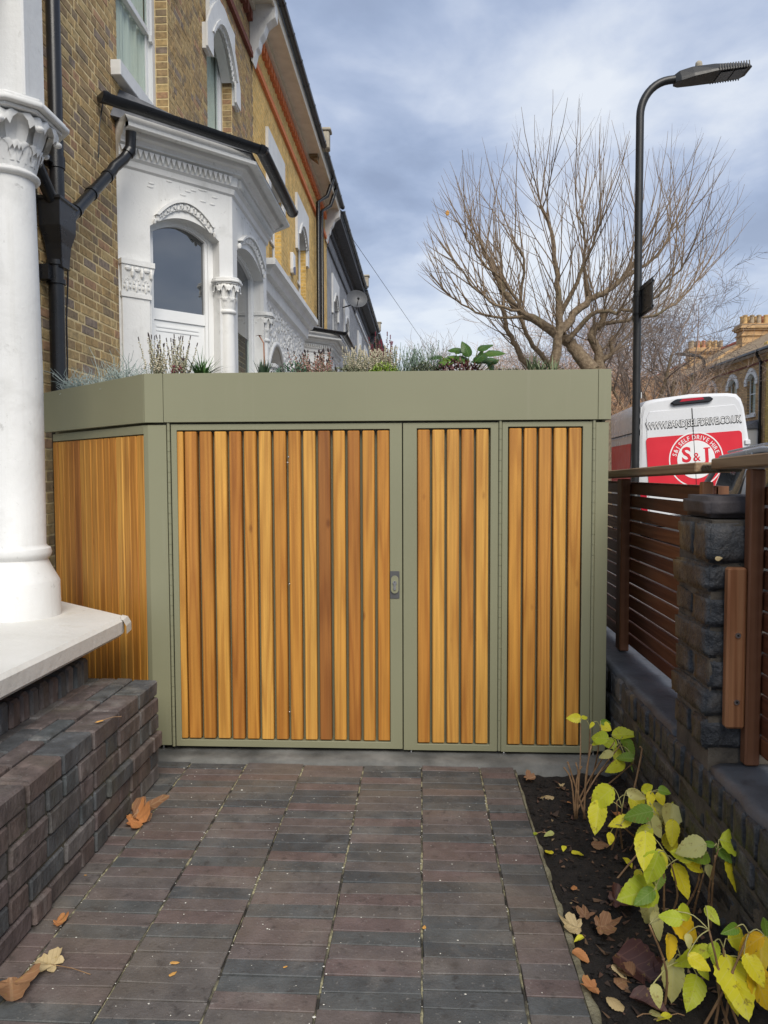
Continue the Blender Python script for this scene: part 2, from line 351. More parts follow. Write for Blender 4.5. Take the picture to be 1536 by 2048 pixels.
M['ridge'] = mk('red_ridge_tile', [(.3, (.45, .10, .06)), (.7, (.6, .17, .10))], .8, 12, 4, .2, 60, .01)
M['pot'] = mk('clay_chimney_pot', [(.3, g3(.85)), (.7, g3(1.1))], .85, 8, 4, .2, 60, .01, rcols=[(0, (.55, .36, .15)), (.45, (.38, .30, .20)), (.75, (.50, .22, .12))])
M['paver'] = mk('clay_paver', [(.22, g3(.56)), (.5, g3(.84)), (.78, g3(1.18))], .62, 14, 8, .7, 120, .0035, stretch=(1, 1, 1),
    rcols=[(0, (.128, .106, .102)), (.15, (.082, .088, .091)), (.28, (.142, .112, .104)), (.42, (.112, .101, .099)), (.54, (.090, .096, .097)), (.66, (.135, .100, .096)), (.79, (.122, .110, .103)), (.91, (.066, .073, .078))],
    dirt=[((.23, .21, .19), 5.1, .54, .76, .5), ((.30, .28, .26), 90, .63, .71, .55), ((.03, .027, .026), 30, .57, .70, .65), ((.165, .13, .095), 1.3, .48, .70, .55)], rvar=.16)
M['wallbrick'] = mk('dark_clay_wall_brick', [(.25, g3(.5)), (.5, g3(.92)), (.76, g3(1.7))], .75, 17, 8, 1.0, 80, .006, stretch=(1, 1, .5),
    rcols=[(0, (.100, .080, .076)), (.18, (.070, .075, .080)), (.34, (.112, .084, .076)), (.5, (.080, .075, .074)), (.64, (.066, .074, .078)), (.78, (.105, .082, .080)), (.9, (.135, .125, .122))],
    dirt=[((.27, .255, .24), 7.0, .56, .74, .6), ((.25, .24, .22), 55, .64, .72, .5), ((.11, .105, .065), 2.4, .52, .72, .5), ((.025, .022, .02), 24, .60, .72, .6)])
M['black_brick'] = mk('black_painted_brick', [(.25, (.014, .016, .019)), (.5, (.034, .037, .042)), (.78, (.085, .088, .092))], .48, 13, 7, 1.0, 60, .009,
    dirt=[((.17, .155, .14), 8.0, .54, .70, .6), ((.22, .165, .08), 4.3, .62, .74, .65), ((.012, .012, .013), 20, .58, .70, .6), ((.26, .25, .23), 90, .68, .75, .5)], rvar=.14)
M['wall_mortar'] = mk('brown_black_mortar', [(.3, (.045, .040, .034)), (.7, (.13, .11, .085))], .9, 14, 6, .8, 80, .006)
M['joint'] = mk('joint_sand', [(.3, (.030, .027, .024)), (.55, (.075, .068, .05)), (.75, (.20, .185, .10))], .95, 7, 6, .8, 200, .004)
M['joint_line'] = mk('mossy_joint_filling', [(.40, (.03, .027, .022)), (.5, (.13, .12, .08)), (.58, (.40, .37, .22)), (.66, (.10, .09, .06))], .95, 16, 6, .8, 200, .003)
M['concrete'] = mk('pale_concrete', [(.3, (.06, .06, .056)), (.7, (.20, .198, .185))], .85, 5, 7, .6, 70, .006, dirt=[((.06, .06, .06), 7, .55, .75, .6)])
M['haunch'] = mk('mortar_haunching', [(.3, (.14, .125, .075)), (.7, (.30, .28, .19))], .95, 14, 6, .9, 90, .008, dirt=[((.04, .035, .025), 9, .5, .7, .7)])
M['asphalt'] = mk('asphalt', [(.3, g3(.04)), (.7, g3(.06))], .9, 3, 6, .4, 200, .004)
M['flag'] = mk('paving_flag', [(.3, g3(.20)), (.7, g3(.28))], .9, 3, 6, .3, 100, .004)
M['soil'] = mk('dark_soil', [(.3, (.005, .004, .0035)), (.55, (.012, .009, .0075)), (.8, (.028, .020, .016))], .9, 34, 8, 1.0, 120, .012)
M['cabinet_white'] = mk('gloss_white_paint', [(.3, g3(.78)), (.7, g3(.82))], .25, 3, 2, 0)
# ================================================================== THE SETTING: ground
GZ = -.04
def ground_sheet(name, poly, z, m, thick=.0):
    mb = MB(); n = len(poly); mb.add([(p[0], p[1], z) for p in poly], [tuple(range(n))]); o = mb.build(name, m, kind='structure', fix=False); return o
ground_sheet('ground', [(-900, -900), (900, -900), (900, 1500), (-900, 1500)], -.30, M['asphalt'])
mb = MB(); mb.box(1.16, 2.445, -6, 90, -.31, -.06); mb.build('pavement', M['flag'], kind='structure')
mb = MB(); mb.box(2.45, 2.595, -6, 90, -.31, -.055); mb.build('kerb', M['concrete'], kind='structure')
mb = MB(); mb.box(2.60, 11.3, -6, 120, -.31, -.17); mb.build('road', M['asphalt'], kind='structure')
mb = MB(); mb.box(11.305, 13.4, -6, 120, -.31, -.06); mb.build('far_pavement', M['flag'], kind='structure')
mb = MB(); mb.box(-6, 1.155, 3.2, 90, -.31, -.065); mb.build('front_gardens', M['flag'], kind='structure')
mb = MB(); mb.box(-4.5, -1.33, -4, 3.19, -.31, -.065); mb.build('yard_ground', M['flag'], kind='structure')
# ---- brick paving: one structure, its pavers are parts
path = MB(); path.box(-1.33, .395, -1.2, 3.19, -.30, GZ-.010)
path = path.build('brick_path', M['joint'], kind='structure')
_bv = {}
def brick_mesh(size, mat, bev=.004, jit=.0015, nvar=5, lump=0, tag_=''):
    key = (tuple(round(a, 4) for a in size), mat.name, bev, lump, tag_)
    if key not in _bv:
        L = []
        for k in range(nvar):
            a, b, c = size[0]/2, size[1]/2, size[2]/2
            bm = bmesh.new(); bmesh.ops.create_cube(bm, size=1.0)
            for v in bm.verts: v.co = Vector((v.co.x*2*a, v.co.y*2*b, v.co.z*2*c))
            for v in bm.verts: v.co += Vector([rng.uniform(-jit, jit) for _ in range(3)])
            if lump:
                bmesh.ops.bevel(bm, geom=bm.edges[:], offset=bev*rng.uniform(.8, 1.3), segments=2, affect='EDGES', clamp_overlap=True)
                bmesh.ops.subdivide_edges(bm, edges=[e for e in bm.edges if e.calc_length() > .03], cuts=4, use_grid_fill=True)
                o = Vector((rng.uniform(0, 50), rng.uniform(0, 50), 0))
                for v in bm.verts:
                    nn = mnoise.noise_vector((v.co+o)*12.0)*lump*.8 + mnoise.noise_vector((v.co+o)*34.0)*lump*.6 + mnoise.noise_vector((v.co+o)*80.0)*lump*.3; v.co += nn
            else:
                bmesh.ops.bevel(bm, geom=bm.edges[:], offset=bev, segments=1, affect='EDGES', clamp_overlap=True)
            bmesh.ops.recalc_face_normals(bm, faces=bm.faces[:])
            me = bpy.data.meshes.new('brick'); bm.to_mesh(me); bm.free(); me.materials.append(mat)
            if lump: me.polygons.foreach_set('use_smooth', [True]*len(me.polygons))
            L.append(me)
        _bv[key] = L
    return rng.choice(_bv[key])
def brick(name, parent, size, mat, loc, rz=0, tilt=.0, **k):
    o = bpy.data.objects.new(name, brick_mesh(size, mat, **k)); C.objects.link(o)
    o.parent = parent
    if parent.type == 'EMPTY': o.matrix_parent_inverse = Matrix.Translation(-Vector(parent.location))
    o.location = loc; o.rotation_euler = (rng.uniform(-tilt, tilt), rng.uniform(-tilt, tilt), rz + rng.uniform(-tilt, tilt)*.6)
    return o
COLX = [-1.23, -.9875, -.745, -.5, -.245, 0.0, .243, .385]
ROW = .0616
for ci in range(7):
    x0, x1 = COLX[ci], COLX[ci+1]; off = [.01, .0, .012, -.008, .004, .016, .006][ci]
    y = 3.175+off; 
    wdt = x1-x0
    n = 0
    while y > 1.38:
        rh = ROW + rng.uniform(-.0012, .0012)
        if not (ci == 0 and False):
            brick('paver', path, (round(wdt-.0065, 4), .0585, .055), M['paver'], ((x0+x1)/2 + rng.uniform(-.0012, .0012), y-rh/2, GZ-.0275+rng.uniform(-.0012, .0012)), tilt=.009, bev=.0016, jit=.0016, nvar=6)
        y -= rh; n += 1
mb = MB()
for ci in range(7):                                  # pavers below the picture's lower edge, too near to be seen
    y = 1.34
    while y > -1.1: mb.box(COLX[ci]+.004, COLX[ci+1]-.004, y-.0585, y, GZ-.05, GZ-.001); y -= ROW
mb.build('near_pavers', M['paver'], path, kind='stuff')
for ci in range(1, 7):                               # sandy moss standing in the long joints
    mb = MB(); x = COLX[ci]; y = 3.17; vs = []; fs = []
    k = 0
    while y > 1.4:
        wd = .0042*max(.3, min(1.5, 1+1.3*mnoise.noise(Vector((x*9, y*7, 3))))); zz = GZ - .0028 + .004*mnoise.noise(Vector((x*5, y*11, 9)))
        vs += [(x-wd, y, zz-.002), (x, y, zz+.001), (x+wd, y, zz-.002)]
        if k: b = 3*k; fs += [(b-3, b-2, b+1, b), (b-2, b-1, b+2, b+1)]
        y -= .02; k += 1
    mb.add(vs, fs); mb.build('joint_filling', M['joint_line'], path, fix=False)
# grit and pale specks on the paving
mb = MB()
for _ in range(400):
    x, y = rng.uniform(-1.0, .38), rng.uniform(1.55, 3.17); r = rng.uniform(.0007, .0022)*(1 if rng.random() < .97 else 2)
    if rng.random() < .45: x = rng.choice(COLX[1:7])+rng.gauss(0, .006)
    mb.blob((x, y, GZ+r*.4), (r*rng.uniform(.8, 1.8), r*rng.uniform(.8, 1.6), r*.6), n=4)
mb.build('grit', mk('pale_grit', [(.3, (.5, .48, .42)), (.7, (.75, .73, .66))], .9, 30, 2, 0), path, kind='stuff')
# ---- concrete strip under the store
def rough_slab(name, x0, x1, y0, y1, z0, z1, m, nx, ny, amp, edge=.01, kind='structure', sc=9):
    bm = bmesh.new(); g = [[None]*(nx+1) for _ in range(ny+1)]
    for j in range(ny+1):
        for i in range(nx+1):
            x = x0+(x1-x0)*i/nx; y = y0+(y1-y0)*j/ny
            e = edge*mnoise.noise(Vector((x*7, y*7, 1.3)))
            if j == 0: y += e
            if i in (0, nx): x += e*.6
            z = z1 + amp*mnoise.noise(Vector((x*sc, y*sc, 2.2))) + amp*.5*mnoise.noise(Vector((x*sc*4, y*sc*4, 5)))
            g[j][i] = bm.verts.new((x, y, z))
    for j in range(ny):
        for i in range(nx): bm.faces.new((g[j][i], g[j][i+1], g[j+1][i+1], g[j+1][i]))
    b = [g[0][i] for i in range(nx+1)] + [g[j][nx] for j in range(1, ny+1)] + [g[ny][i] for i in range(nx-1, -1, -1)] + [g[j][0] for j in range(ny-1, 0, -1)]
    lo = [bm.verts.new((v.co.x, v.co.y, z0)) for v in b]
    for i in range(len(b)): bm.faces.new((b[i], lo[i], lo[(i+1) % len(b)], b[(i+1) % len(b)]))
    bmesh.ops.recalc_face_normals(bm, faces=bm.faces[:])
    me = bpy.data.meshes.new(name); bm.to_mesh(me); bm.free(); me.polygons.foreach_set('use_smooth', [True]*len(me.polygons))
    return obj(name, me, m, kind=kind)
rough_slab('concrete_base', -1.9, .80, 3.185, 4.3, -.2, GZ+.006, M['concrete'], 90, 14, .004, .016)
rough_slab('planting_bed', .40, .83, -1.0, 3.15, -.29, GZ-.022, M['soil'], 70, 520, .022, .0, sc=7)
# mortar haunching along the last pavers
mb = MB(); vs = []; fs = []; k = 0; y = 3.13
while y > -.5:
    a = .386; b = .393 + max(0, 2.75-y)*.008 + .010*mnoise.noise(Vector((y*6, 2, 0))) + .012*mnoise.noise(Vector((y*21, 2, 0)))+max(0, (2.3-y))*.012; z = GZ-.004+.004*mnoise.noise(Vector((y*13, 7, 0)))
    vs += [(a, y, z-.003), ((a+b)/2, y, z), (b, y, z-.005), (b+.012, y, z-.07)]
    if k:
        q = 4*k; fs += [(q-4+i, q-3+i, q+1+i, q+i) for i in range(3)]
    y -= .02; k += 1
mb.add(vs, fs); mb.build('bed_edging', M['haunch'], kind='structure', smooth=True)
# soil crumbs
mb = MB()
for _ in range(2600):
    x, y = rng.uniform(.405, .82), rng.uniform(1.5, 3.12); r = rng.choice((.002, .003, .0045, .007))*rng.uniform(.7, 1.3)
    z = GZ-.022 + .022*mnoise.noise(Vector((x*7, y*7, 2.2)))
    mb.blob((x, y, z+r*.3), (r, r*rng.uniform(.6, 1), r*.7), n=5)
mb.build('soil_crumbs', M['soil'], kind='stuff')
# ================================================================== left retaining wall of dark clay bricks
LW = thing('retaining_wall', 'low retaining wall of dark clay bricks stacked beside the paved path', 'garden wall', (-1.2, 2.2, GZ))
mb = MB(); mb.box(-1.42, -1.069, -1.0, 2.97, -.2, .345); mb.build('core', M['joint'], LW)
def face_x(y): return -1.062
BL = .206
for c in range(6):                                   # courses on the path side
    zc = GZ + .034 + c*.0685
    y = 3.0
    hdr = (c % 2 == 1)
    while y > 1.2:
        pat = rng.random()
        if c == 5: L = BL
        else: L = BL if pat < .55 else .1
        if y == 3.0 and c in (1, 3): L = .1
        proud = rng.uniform(-.003, .004) + (.014 if rng.random() < .07 and c < 5 else 0)
        brick('brick', LW, (.1, round(L-.008, 3), .0635), M['wallbrick'], (-1.062-.05+proud, y-L/2, zc), tilt=.010, bev=.006, jit=.002, nvar=6)
        y -= L+.001
for ri in range(1, 5):                                # top rows behind the outer one
    y = 3.0 - (.1 if ri % 2 else 0.0); x = -1.062-.1 - .0 - (ri-1)*.066 - .035
    if ri == 4: continue
    y0 = 3.0
    if ri % 2: brick('brick', LW, (.063, .098, .06), M['wallbrick'], (x, 2.95, .343), tilt=.008, bev=.005, nvar=4); y0 = 2.9
    while y0 > 1.2:
        brick('brick', LW, (.063, .202, .06), M['wallbrick'], (x+rng.uniform(-.002, .002), y0-.103, .343+rng.uniform(-.002, .003)), tilt=.008, bev=.005, nvar=4); y0 -= .206
y = 2.965
while y > 1.2:                                        # soldier row under the step
    brick('brick', LW, (.10, .062, .10), M['wallbrick'], (-1.326-.05+rng.uniform(-.004, .004), y-.031, .415+rng.uniform(-.004, .004)), tilt=.02, bev=.010, jit=.003, nvar=6); y -= .066
mb = MB(); mb.box(-1.46, -1.39, 2.905, 2.965, .47, .53); mb.build('brick', M['wallbrick'], LW, bevel=.008)
mb = MB()
for c in range(6):
    y = 1.15
    while y > -.9: mb.box(-1.16, -1.062, y-.2, y, GZ+c*.0685, GZ+c*.0685+.065); y -= .206
mb.build('near_bricks', M['wallbrick'], LW, kind='stuff')
# ================================================================== right: dwarf wall, pillar, fence
RW = thing('dwarf_wall', 'low black painted brick wall under the slatted fence', 'garden wall', (.95, 2.5, GZ))
mb = MB(); mb.box(.8255, 1.10, -1, 4.4, -.25, .325); mb.build('core', M['wall_mortar'], RW)
rows = [(.285, .105, True), (.190, .078, False), (.110, .078, False), (.030, .078, False), (-.05, .078, False)]
for zi, (zc, hh, hdr) in enumerate(rows):
    y = 4.3 - (.05 if zi % 2 else 0)
    while y > 1.35:
        L = .076 if hdr else (.225 if rng.random() < .8 else .112)
        if y-L/2 < 3.9 or True:
            brick('brick', RW, (.11, round(L-.009, 3), round(hh-.010, 3)), M['black_brick'], (.82+.055+rng.uniform(-.006, .004)+(0 if zi else 0), y-L/2, zc), tilt=.02, bev=.004, jit=.003, nvar=5, lump=.0042)
        y -= L
# coping slab (painted smooth), split at the pillar
for (ya, yb, zz, nm) in ((2.52, 4.4, .352, 1), (-1.0, 2.20, .362, 2)):
    bm = bmesh.new(); nx, ny = 10, int((yb-ya)/.03); g = []
    for j in range(ny+1):
        yy = ya+(yb-ya)*j/ny; row = []
        for i in range(nx+1):
            xx = .828 + .262*i/nx
            if i == 0: xx += .010*mnoise.noise(Vector((yy*9, 1, 4)))
            row.append(bm.verts.new((xx, yy, zz + .004*mnoise.noise(Vector((xx*11, yy*8, 3))) - (.008 if i == 0 else 0))))
        g.append(row)
    for j in range(ny):
        for i in range(nx): bm.faces.new((g[j][i], g[j][i+1], g[j+1][i+1], g[j+1][i]))
    border = [g[0][i] for i in range(nx+1)]+[g[j][nx] for j in range(1, ny+1)]+[g[ny][i] for i in range(nx-1, -1, -1)]+[g[j][0] for j in range(ny-1, 0, -1)]
    lo = [bm.verts.new((v.co.x+.004, v.co.y, .318)) for v in border]
    for i in range(len(border)): bm.faces.new((border[i], lo[i], lo[(i+1) % len(border)], border[(i+1) % len(border)]))
    bmesh.ops.recalc_face_normals(bm, faces=bm.faces[:])
    me = bpy.data.meshes.new('coping'); bm.to_mesh(me); bm.free(); me.polygons.foreach_set('use_smooth', [True]*len(me.polygons))
    obj('coping', me, mk('grey_black_coping_paint', [(.3, (.045, .05, .06)), (.7, (.10, .11, .125))], .5, 6, 6, .5, 40, .006, dirt=[((.02, .02, .02), 9, .55, .7, .7)]) if nm == 1 else bpy.data.materials['grey_black_coping_paint'], RW)
BP = thing('brick_pillar', 'black painted rough brick pillar standing on the dwarf wall between the fence panels', 'pillar', (.93, 2.36, .36))
mb = MB(); mb.box(.828, 1.03, 2.221, 2.49, .1, 1.06); mb.build('core', M['wall_mortar'], BP)
z = .392; ci = 0
hs = [.098]*7
while ci < 7:
    h = .0905 if ci < 6 else .125
    jx = rng.uniform(-.006, .006)
    if ci % 2 == 0:
        brick('brick', BP, (.215, .125, h-.006), M['black_brick'], (.925+jx, 2.275, z+h/2), tilt=.02, bev=.009, jit=.005, nvar=4, lump=.0062)
        brick('brick', BP, (.215, .145, h-.006), M['black_brick'], (.925+rng.uniform(-.005, .005), 2.42, z+h/2), tilt=.02, bev=.009, jit=.005, nvar=4, lump=.0062)
    else:
        brick('brick', BP, (.105, .28, h-.006), M['black_brick'], (.868+jx, 2.352, z+h/2), tilt=.02, bev=.009, jit=.005, nvar=4, lump=.0062)
        brick('brick', BP, (.105, .28, h-.006), M['black_brick'], (.982+jx, 2.352, z+h/2), tilt=.02, bev=.009, jit=.005, nvar=4, lump=.0062)
    z += h; ci += 1
o = brick('cap_brick', BP, (.20, .23, .062), mk('brown_black_cap_brick', [(.3, (.035, .03, .032)), (.7, (.07, .06, .062))], .7, 10, 6, .5, 90, .004), (.928, 2.36, z+.036), tilt=.01, bev=.012, nvar=1, lump=.003)
o['label'] = 'smooth brown black capping brick'
def fence_panel(nm, label, ya, yb, z0, z1, x, posts, slat_top=None):
    F = thing(nm, label, 'fence', (x, (ya+yb)/2, z0))
    z = z0
    while z < z1-.05:
        mb = MB(); a = .0505
        mb.box(x, x+.016, ya+rng.uniform(0, .003), yb, z, z+a); o = mb.build('slat', M['fence'], F, bevel=.002); z += .0592
    return F
F1 = fence_panel('slatted_fence', 'far dark stained horizontal slat fence panel between the store and the pillar', 2.62, 4.4, .385, 1.16, .975, None)
for yy in (3.66, 2.61):
    mb = MB(); mb.box(.93, .973 if yy > 3 else .966, yy-.05 if yy > 3 else yy-.03, yy+.03 if yy > 3 else yy+.005, .357, 1.165); mb.build('post', M['fpost'] if yy > 3 else M['fplank'], F1, bevel=.004)
mb = MB(); mb.box(.995, 1.03, 2.62, 4.4, 1.10, 1.15); mb.build('back_rail', M['fpost'], F1)
def capseg(F, ya, yb, za, zb, x0=.91, x1=1.03, th=.034):
    mb = MB(); v = [(x, y, z+k) for k in (0, th) for (y, z) in ((ya, za), (yb, zb)) for x in (x0, x1)]
    mb.add(v, [(0, 2, 3, 1), (4, 5, 7, 6), (0, 1, 5, 4), (2, 6, 7, 3), (0, 4, 6, 2), (1, 3, 7, 5)]); return mb.build('capping_rail', M['rail'], F, bevel=.004)
capseg(F1, 2.60, 4.42, 1.196, 1.158)
F2 = fence_panel('slatted_fence', 'near dark stained horizontal slat fence panel at the right edge beside the pillar', .6, 2.20, .395, 1.20, .958, None)
mb = MB(); mb.box(.9125, .9545, 2.170, 2.208, .366, 1.206); mb.build('post', M['fpost'], F2, bevel=.005)
mb = MB(); mb.box(.858, .911, 2.172, 2.205, .472, .93); o = mb.build('fixing_plank', M['fplank'], F2, bevel=.006); o['label'] = 'orange brown upright plank screwed on beside the post'
for zz in (.74, .55):
    s_ = MB(); s_.tube([(.886, 2.173, zz), (.886, 2.167, zz)], .0075, 14, 0); q = s_.build('bolt', M['metal'], o)
    s_ = MB(); s_.tube([(.886, 2.1672, zz), (.886, 2.1655, zz)], .0035, 6, 0); s_.build('bolt_socket', M['dark'], o)
capseg(F2, .6, 2.46, 1.250, 1.206)
mb = MB(); mb.box(.93, 1.01, 2.462, 2.598, 1.198, 1.222); o = mb.build('capping_rail', mk('rotten_rail', [(.3, (.05, .04, .025)), (.7, (.16, .13, .08))], .95, 16, 6, 1.0, 60, .02), F1, bevel=.004); o['label'] = 'rotten grey piece of the top rail'
# ================================================================== THE STORE
YF = 3.30
ST = thing('bike_store', 'olive green metal bike store with three slatted timber doors and planted roof', 'storage shed', (-.2, 3.8, GZ))
def sx(px, py=1170, Y=YF): return onY(px, py, Y).x
ZB, ZT, ZF0, ZF1 = -.012, 1.414, 1.421, 1.632
PL, PC, PRr = (-2.03, 4.04), (sx(290, 800), YF-.006), (sx(1222, 790), YF-.006)
# body: back, sides, floor, roof deck
bx = [(-1.99, 4.09), (-1.165, YF+.055), (.775, YF+.055), (.775, 4.32), (-1.99, 4.32)]
mb = MB(); mb.sweep([(.785, YF+.03), (.785, 4.33), (-1.99, 4.33)], [(-.012, ZB), (-.012, ZF0), (0, ZF0), (0, ZB)][::-1]); mb.build('side_and_back_panel', M['olive'], ST)
mb = MB(); mb.prism(bx, 1.40, 1.575); mb.build('roof_deck', M['olive'], ST)
rs = [(-1.98, 4.09), (-1.165, YF+.04), (.775, YF+.04), (.775, 4.30), (-1.98, 4.30)]
mb = MB(); mb.prism(rs, 1.576, 1.628); o = mb.build('roof_soil', M['soil'], ST)
# fascia segments with a small return lip
def fascia(path, nm='fascia'):
    mb = MB(); mb.sweep(path, [(0, ZF0), (0, ZF1), (-.03, ZF1), (-.03, ZF1-.004), (-.005, ZF1-.006), (-.005, ZF0+.006), (-.03, ZF0+.004), (-.03, ZF0)]); return mb.build(nm, M['olive'], ST, bevel=.0012)
d = (Vector(PL)-Vector(PC)).normalized(); 
q1 = Vector(PC)+d*.012; c1 = (sx(327, 800), PC[1]); c2 = (sx(1196, 790), PC[1])
fascia([PL, tuple(q1)]); fascia([tuple(q1+(-d)*.0015), PC, (c1[0]-.001, PC[1])], 'fascia_corner')
fascia([(c1[0]+.0007, PC[1]), (c2[0]-.0007, PC[1])]); fascia([(c2[0]+.0007, PC[1]), PRr, (PRr[0], 3.62)], 'fascia_corner'); fascia([(PRr[0], 3.6215), (PRr[0], 4.33)])
# near-black block added inside: painted shade for the gap under the fascia
mb = MB(); mb.prism([(-1.93, 4.10), (-1.150, YF+.068), (.765, YF+.068), (.765, 4.31), (-1.93, 4.31)], ZB+.002, 1.399); mb.build('shade_filler', M['dark'], ST)
# corner posts
x0, x1 = sx(291), sx(301); xp = sx(337)
mb = MB(); mb.prism([(x0, YF+.016+.0), (x1, YF+.004), (xp, YF+.004), (xp, YF+.05), (x0, YF+.06)], ZB, ZT-.004); mb.build('corner_post', M['olive'], ST, bevel=.0012)
mb = MB(); mb.box(sx(1189), sx(1214.5), YF+.004, YF+.05, ZB, ZT-.004); mb.build('corner_post', M['olive'], ST, bevel=.0012)
def door(label, xo0, xo1, xi0, xi1, slats, wpx, zo0, zo1, zi0, zi1):
    ya, yb = YF+.006, YF+.046
    D = MB(); D.box(xi0-.004, xi1+.004, YF+.047, YF+.054, zi0-.004, zi1+.004); D = D.build('door', M['olive'], ST)
    D['label'] = label
    f = MB(); poly_o = [(xo0, zo0), (xo1, zo0), (xo1, zo1), (xo0, zo1)]
    f.box(xo0, xi0, ya, yb, zo0, zo1); f.box(xi1, xo1, ya, yb, zo0, zo1); f.box(xi0, xi1, ya, yb, zo0, zi0); f.box(xi0, xi1, ya, yb, zi1, zo1)
    # one continuous frame: merge by a ring
    f = MB(); vo = [(p[0], p[1]) for p in poly_o]; vi = [(xi0, zi0), (xi1, zi0), (xi1, zi1), (xi0, zi1)]
    vs = [(a, ya, b) for a, b in vo]+[(a, ya, b) for a, b in vi]+[(a, yb, b) for a, b in vo]+[(a, yb, b) for a, b in vi]; fs = []
    for i in range(4):
        j = (i+1) % 4; fs += [(i, j, 4+j, 4+i), (8+i, 12+i, 12+j, 8+j), (i, 8+i, 8+j, j), (4+i, 4+j, 12+j, 12+i)]
    f.add(vs, fs); f.build('door_frame', M['olive'], D, bevel=.0016)
    for k, (a, b) in enumerate(slats):
        s_ = MB(); g = .0035
        s_.box(a, b, YF+.008+rng.uniform(-.001, .001), YF+.046, zi0+g+rng.uniform(0, .002), zi1-g-.002)
        s_.build('slat', M['slat'], D, bevel=.0035)
    return D
def pz(px, py): return onY(px, py, YF+.01).z
zo0, zo1, zi0, zi1 = ZB-.004, pz(500, 848), pz(500, 1480), pz(500, 860)
s1 = [(358.5, 371)] + [(374+29.35*k, 374+29.35*k+23.6) for k in range(14)]
S = lambda L: [(sx(a, 1170, YF+.01), sx(b, 1170, YF+.01)) for a, b in L]
big = door('widest slatted door on the left', sx(346), sx(804.5), sx(357.5), sx(780), S(s1), 23, zo0, zo1, zi0, zi1)
door('narrow slatted door in the middle', sx(806.5), sx(996), sx(834), sx(980.5), S([(835.5+29.1*k, 835.5+29.1*k+24) for k in range(5)]), 24, zo0-.004, zo1, zi0-.006, zi1+.002)
door('narrow slatted door on the right', sx(1003.5), sx(1182), sx(1015), sx(1163.5), S([(1017+29.6*k, 1017+29.6*k+24.4) for k in range(5)]), 24, zo0-.006, zo1+.002, zi0-.008, zi1+.006)
for px in (341.5, 999.8, 1185.6):
    mb = MB(); z = zo0; xx = sx(px)
    while z < zo1-.02: mb.tube([(xx, YF+.007, z), (xx, YF+.007, z+.0440)], .0072, 10); z += .0452
    smooth_angle(mb.build('hinge', M['olive'], ST), 40)
# left splayed panel with close-set slats
A, B = Vector((-1.972, 4.03)), Vector((x0+.001, YF+.020)); ud = (A-B).normalized(); nd = Vector((ud.y, -ud.x)); 
if nd.y > 0: nd = -nd
TL = frame((B.x, B.y, 0), (ud.x, ud.y, 0), (nd.x, nd.y, 0)); LL = (A-B).length
PNL = MB(TL); PNL.box(0, LL, -.05, -.02, ZB, ZT-.002); PNL = PNL.build('side_panel', M['olive'], ST)
mb = MB(TL); mb.box(.0, LL, -.019, .004, 1.372, ZT-.004); mb.box(0, .006, -.019, .002, ZB, 1.371); mb.box(0, LL, -.019, .004, ZB, ZB+.04); mb.build('panel_frame', M['olive'], PNL, bevel=.001)
u = .012; pit = .0695
while u < LL-.05:
    mb = MB(TL); mb.box(u, u+pit-.007, -.018, .001+rng.uniform(-.001, .001), ZB+.042, 1.368); mb.build('slat', M['slat'], PNL, bevel=.0035); u += pit
# lock
zl = onY(790, 1170, YF).z; xl = sx(789.5)
def rrect(cx, cz, hw, hz, r, n=6):
    P = []
    for (sx_, sz_, a0) in ((1, 1, 0), (-1, 1, 90), (-1, -1, 180), (1, -1, 270)):
        for k in range(n+1):
            a = R(a0+90*k/n); P.append((cx+sx_*(hw-r)+r*math.cos(a), cz+sz_*(hz-r)+r*math.sin(a)))
    return P
LK = MB(); LK.face(rrect(xl, zl, .0205, .0600, .004), YF+.0035, YF+.007); LK = LK.build('lock', mk('grey_lock_plate', [(.3, g3(.12)), (.7, g3(.16))], .4, 9, 2, 0, metal=.6), big)
mb = MB(); mb.face(rrect(xl, zl+.002, .0165, .0385, .0164, 8), YF-.004, YF+.0035); mb.build('escutcheon', M['olive'], LK, bevel=.0012)
mb = MB(); mb.tube([(xl, YF-.004, zl+.010), (xl, YF-.009, zl+.010)], .0088, 18); mb.face(rrect(xl, zl-.009, .0052, .013, .005), YF-.0085, YF-.004); smooth_angle(mb.build('lock_cylinder', M['metal'], LK))
mb = MB(); mb.box(xl-.001, xl+.001, YF-.0096, YF-.0088, zl+.011, zl+.017); mb.build('keyway', M['dark'], LK)
for (px, py) in ((577, 914), (575.5, 925), (579, 1168), (579.5, 1424)):
    p = onY(px, py, YF+.008); mb = MB(); mb.blob((p.x, YF+.010, p.z), (.004, .006, .005), n=8); mb.build('latch_screw', M['metal'], big, smooth=True)
for px in (318, 822, 1010, 1192):
    mb = MB(); xx = sx(px); mb.tube([(xx, YF+.022, GZ+.004), (xx, YF+.022, GZ+.010)], .012, 12); mb.tube([(xx, YF+.022, GZ+.0104), (xx, YF+.022, ZB)], .0045, 8); mb.build('levelling_foot', M['metal'], ST)
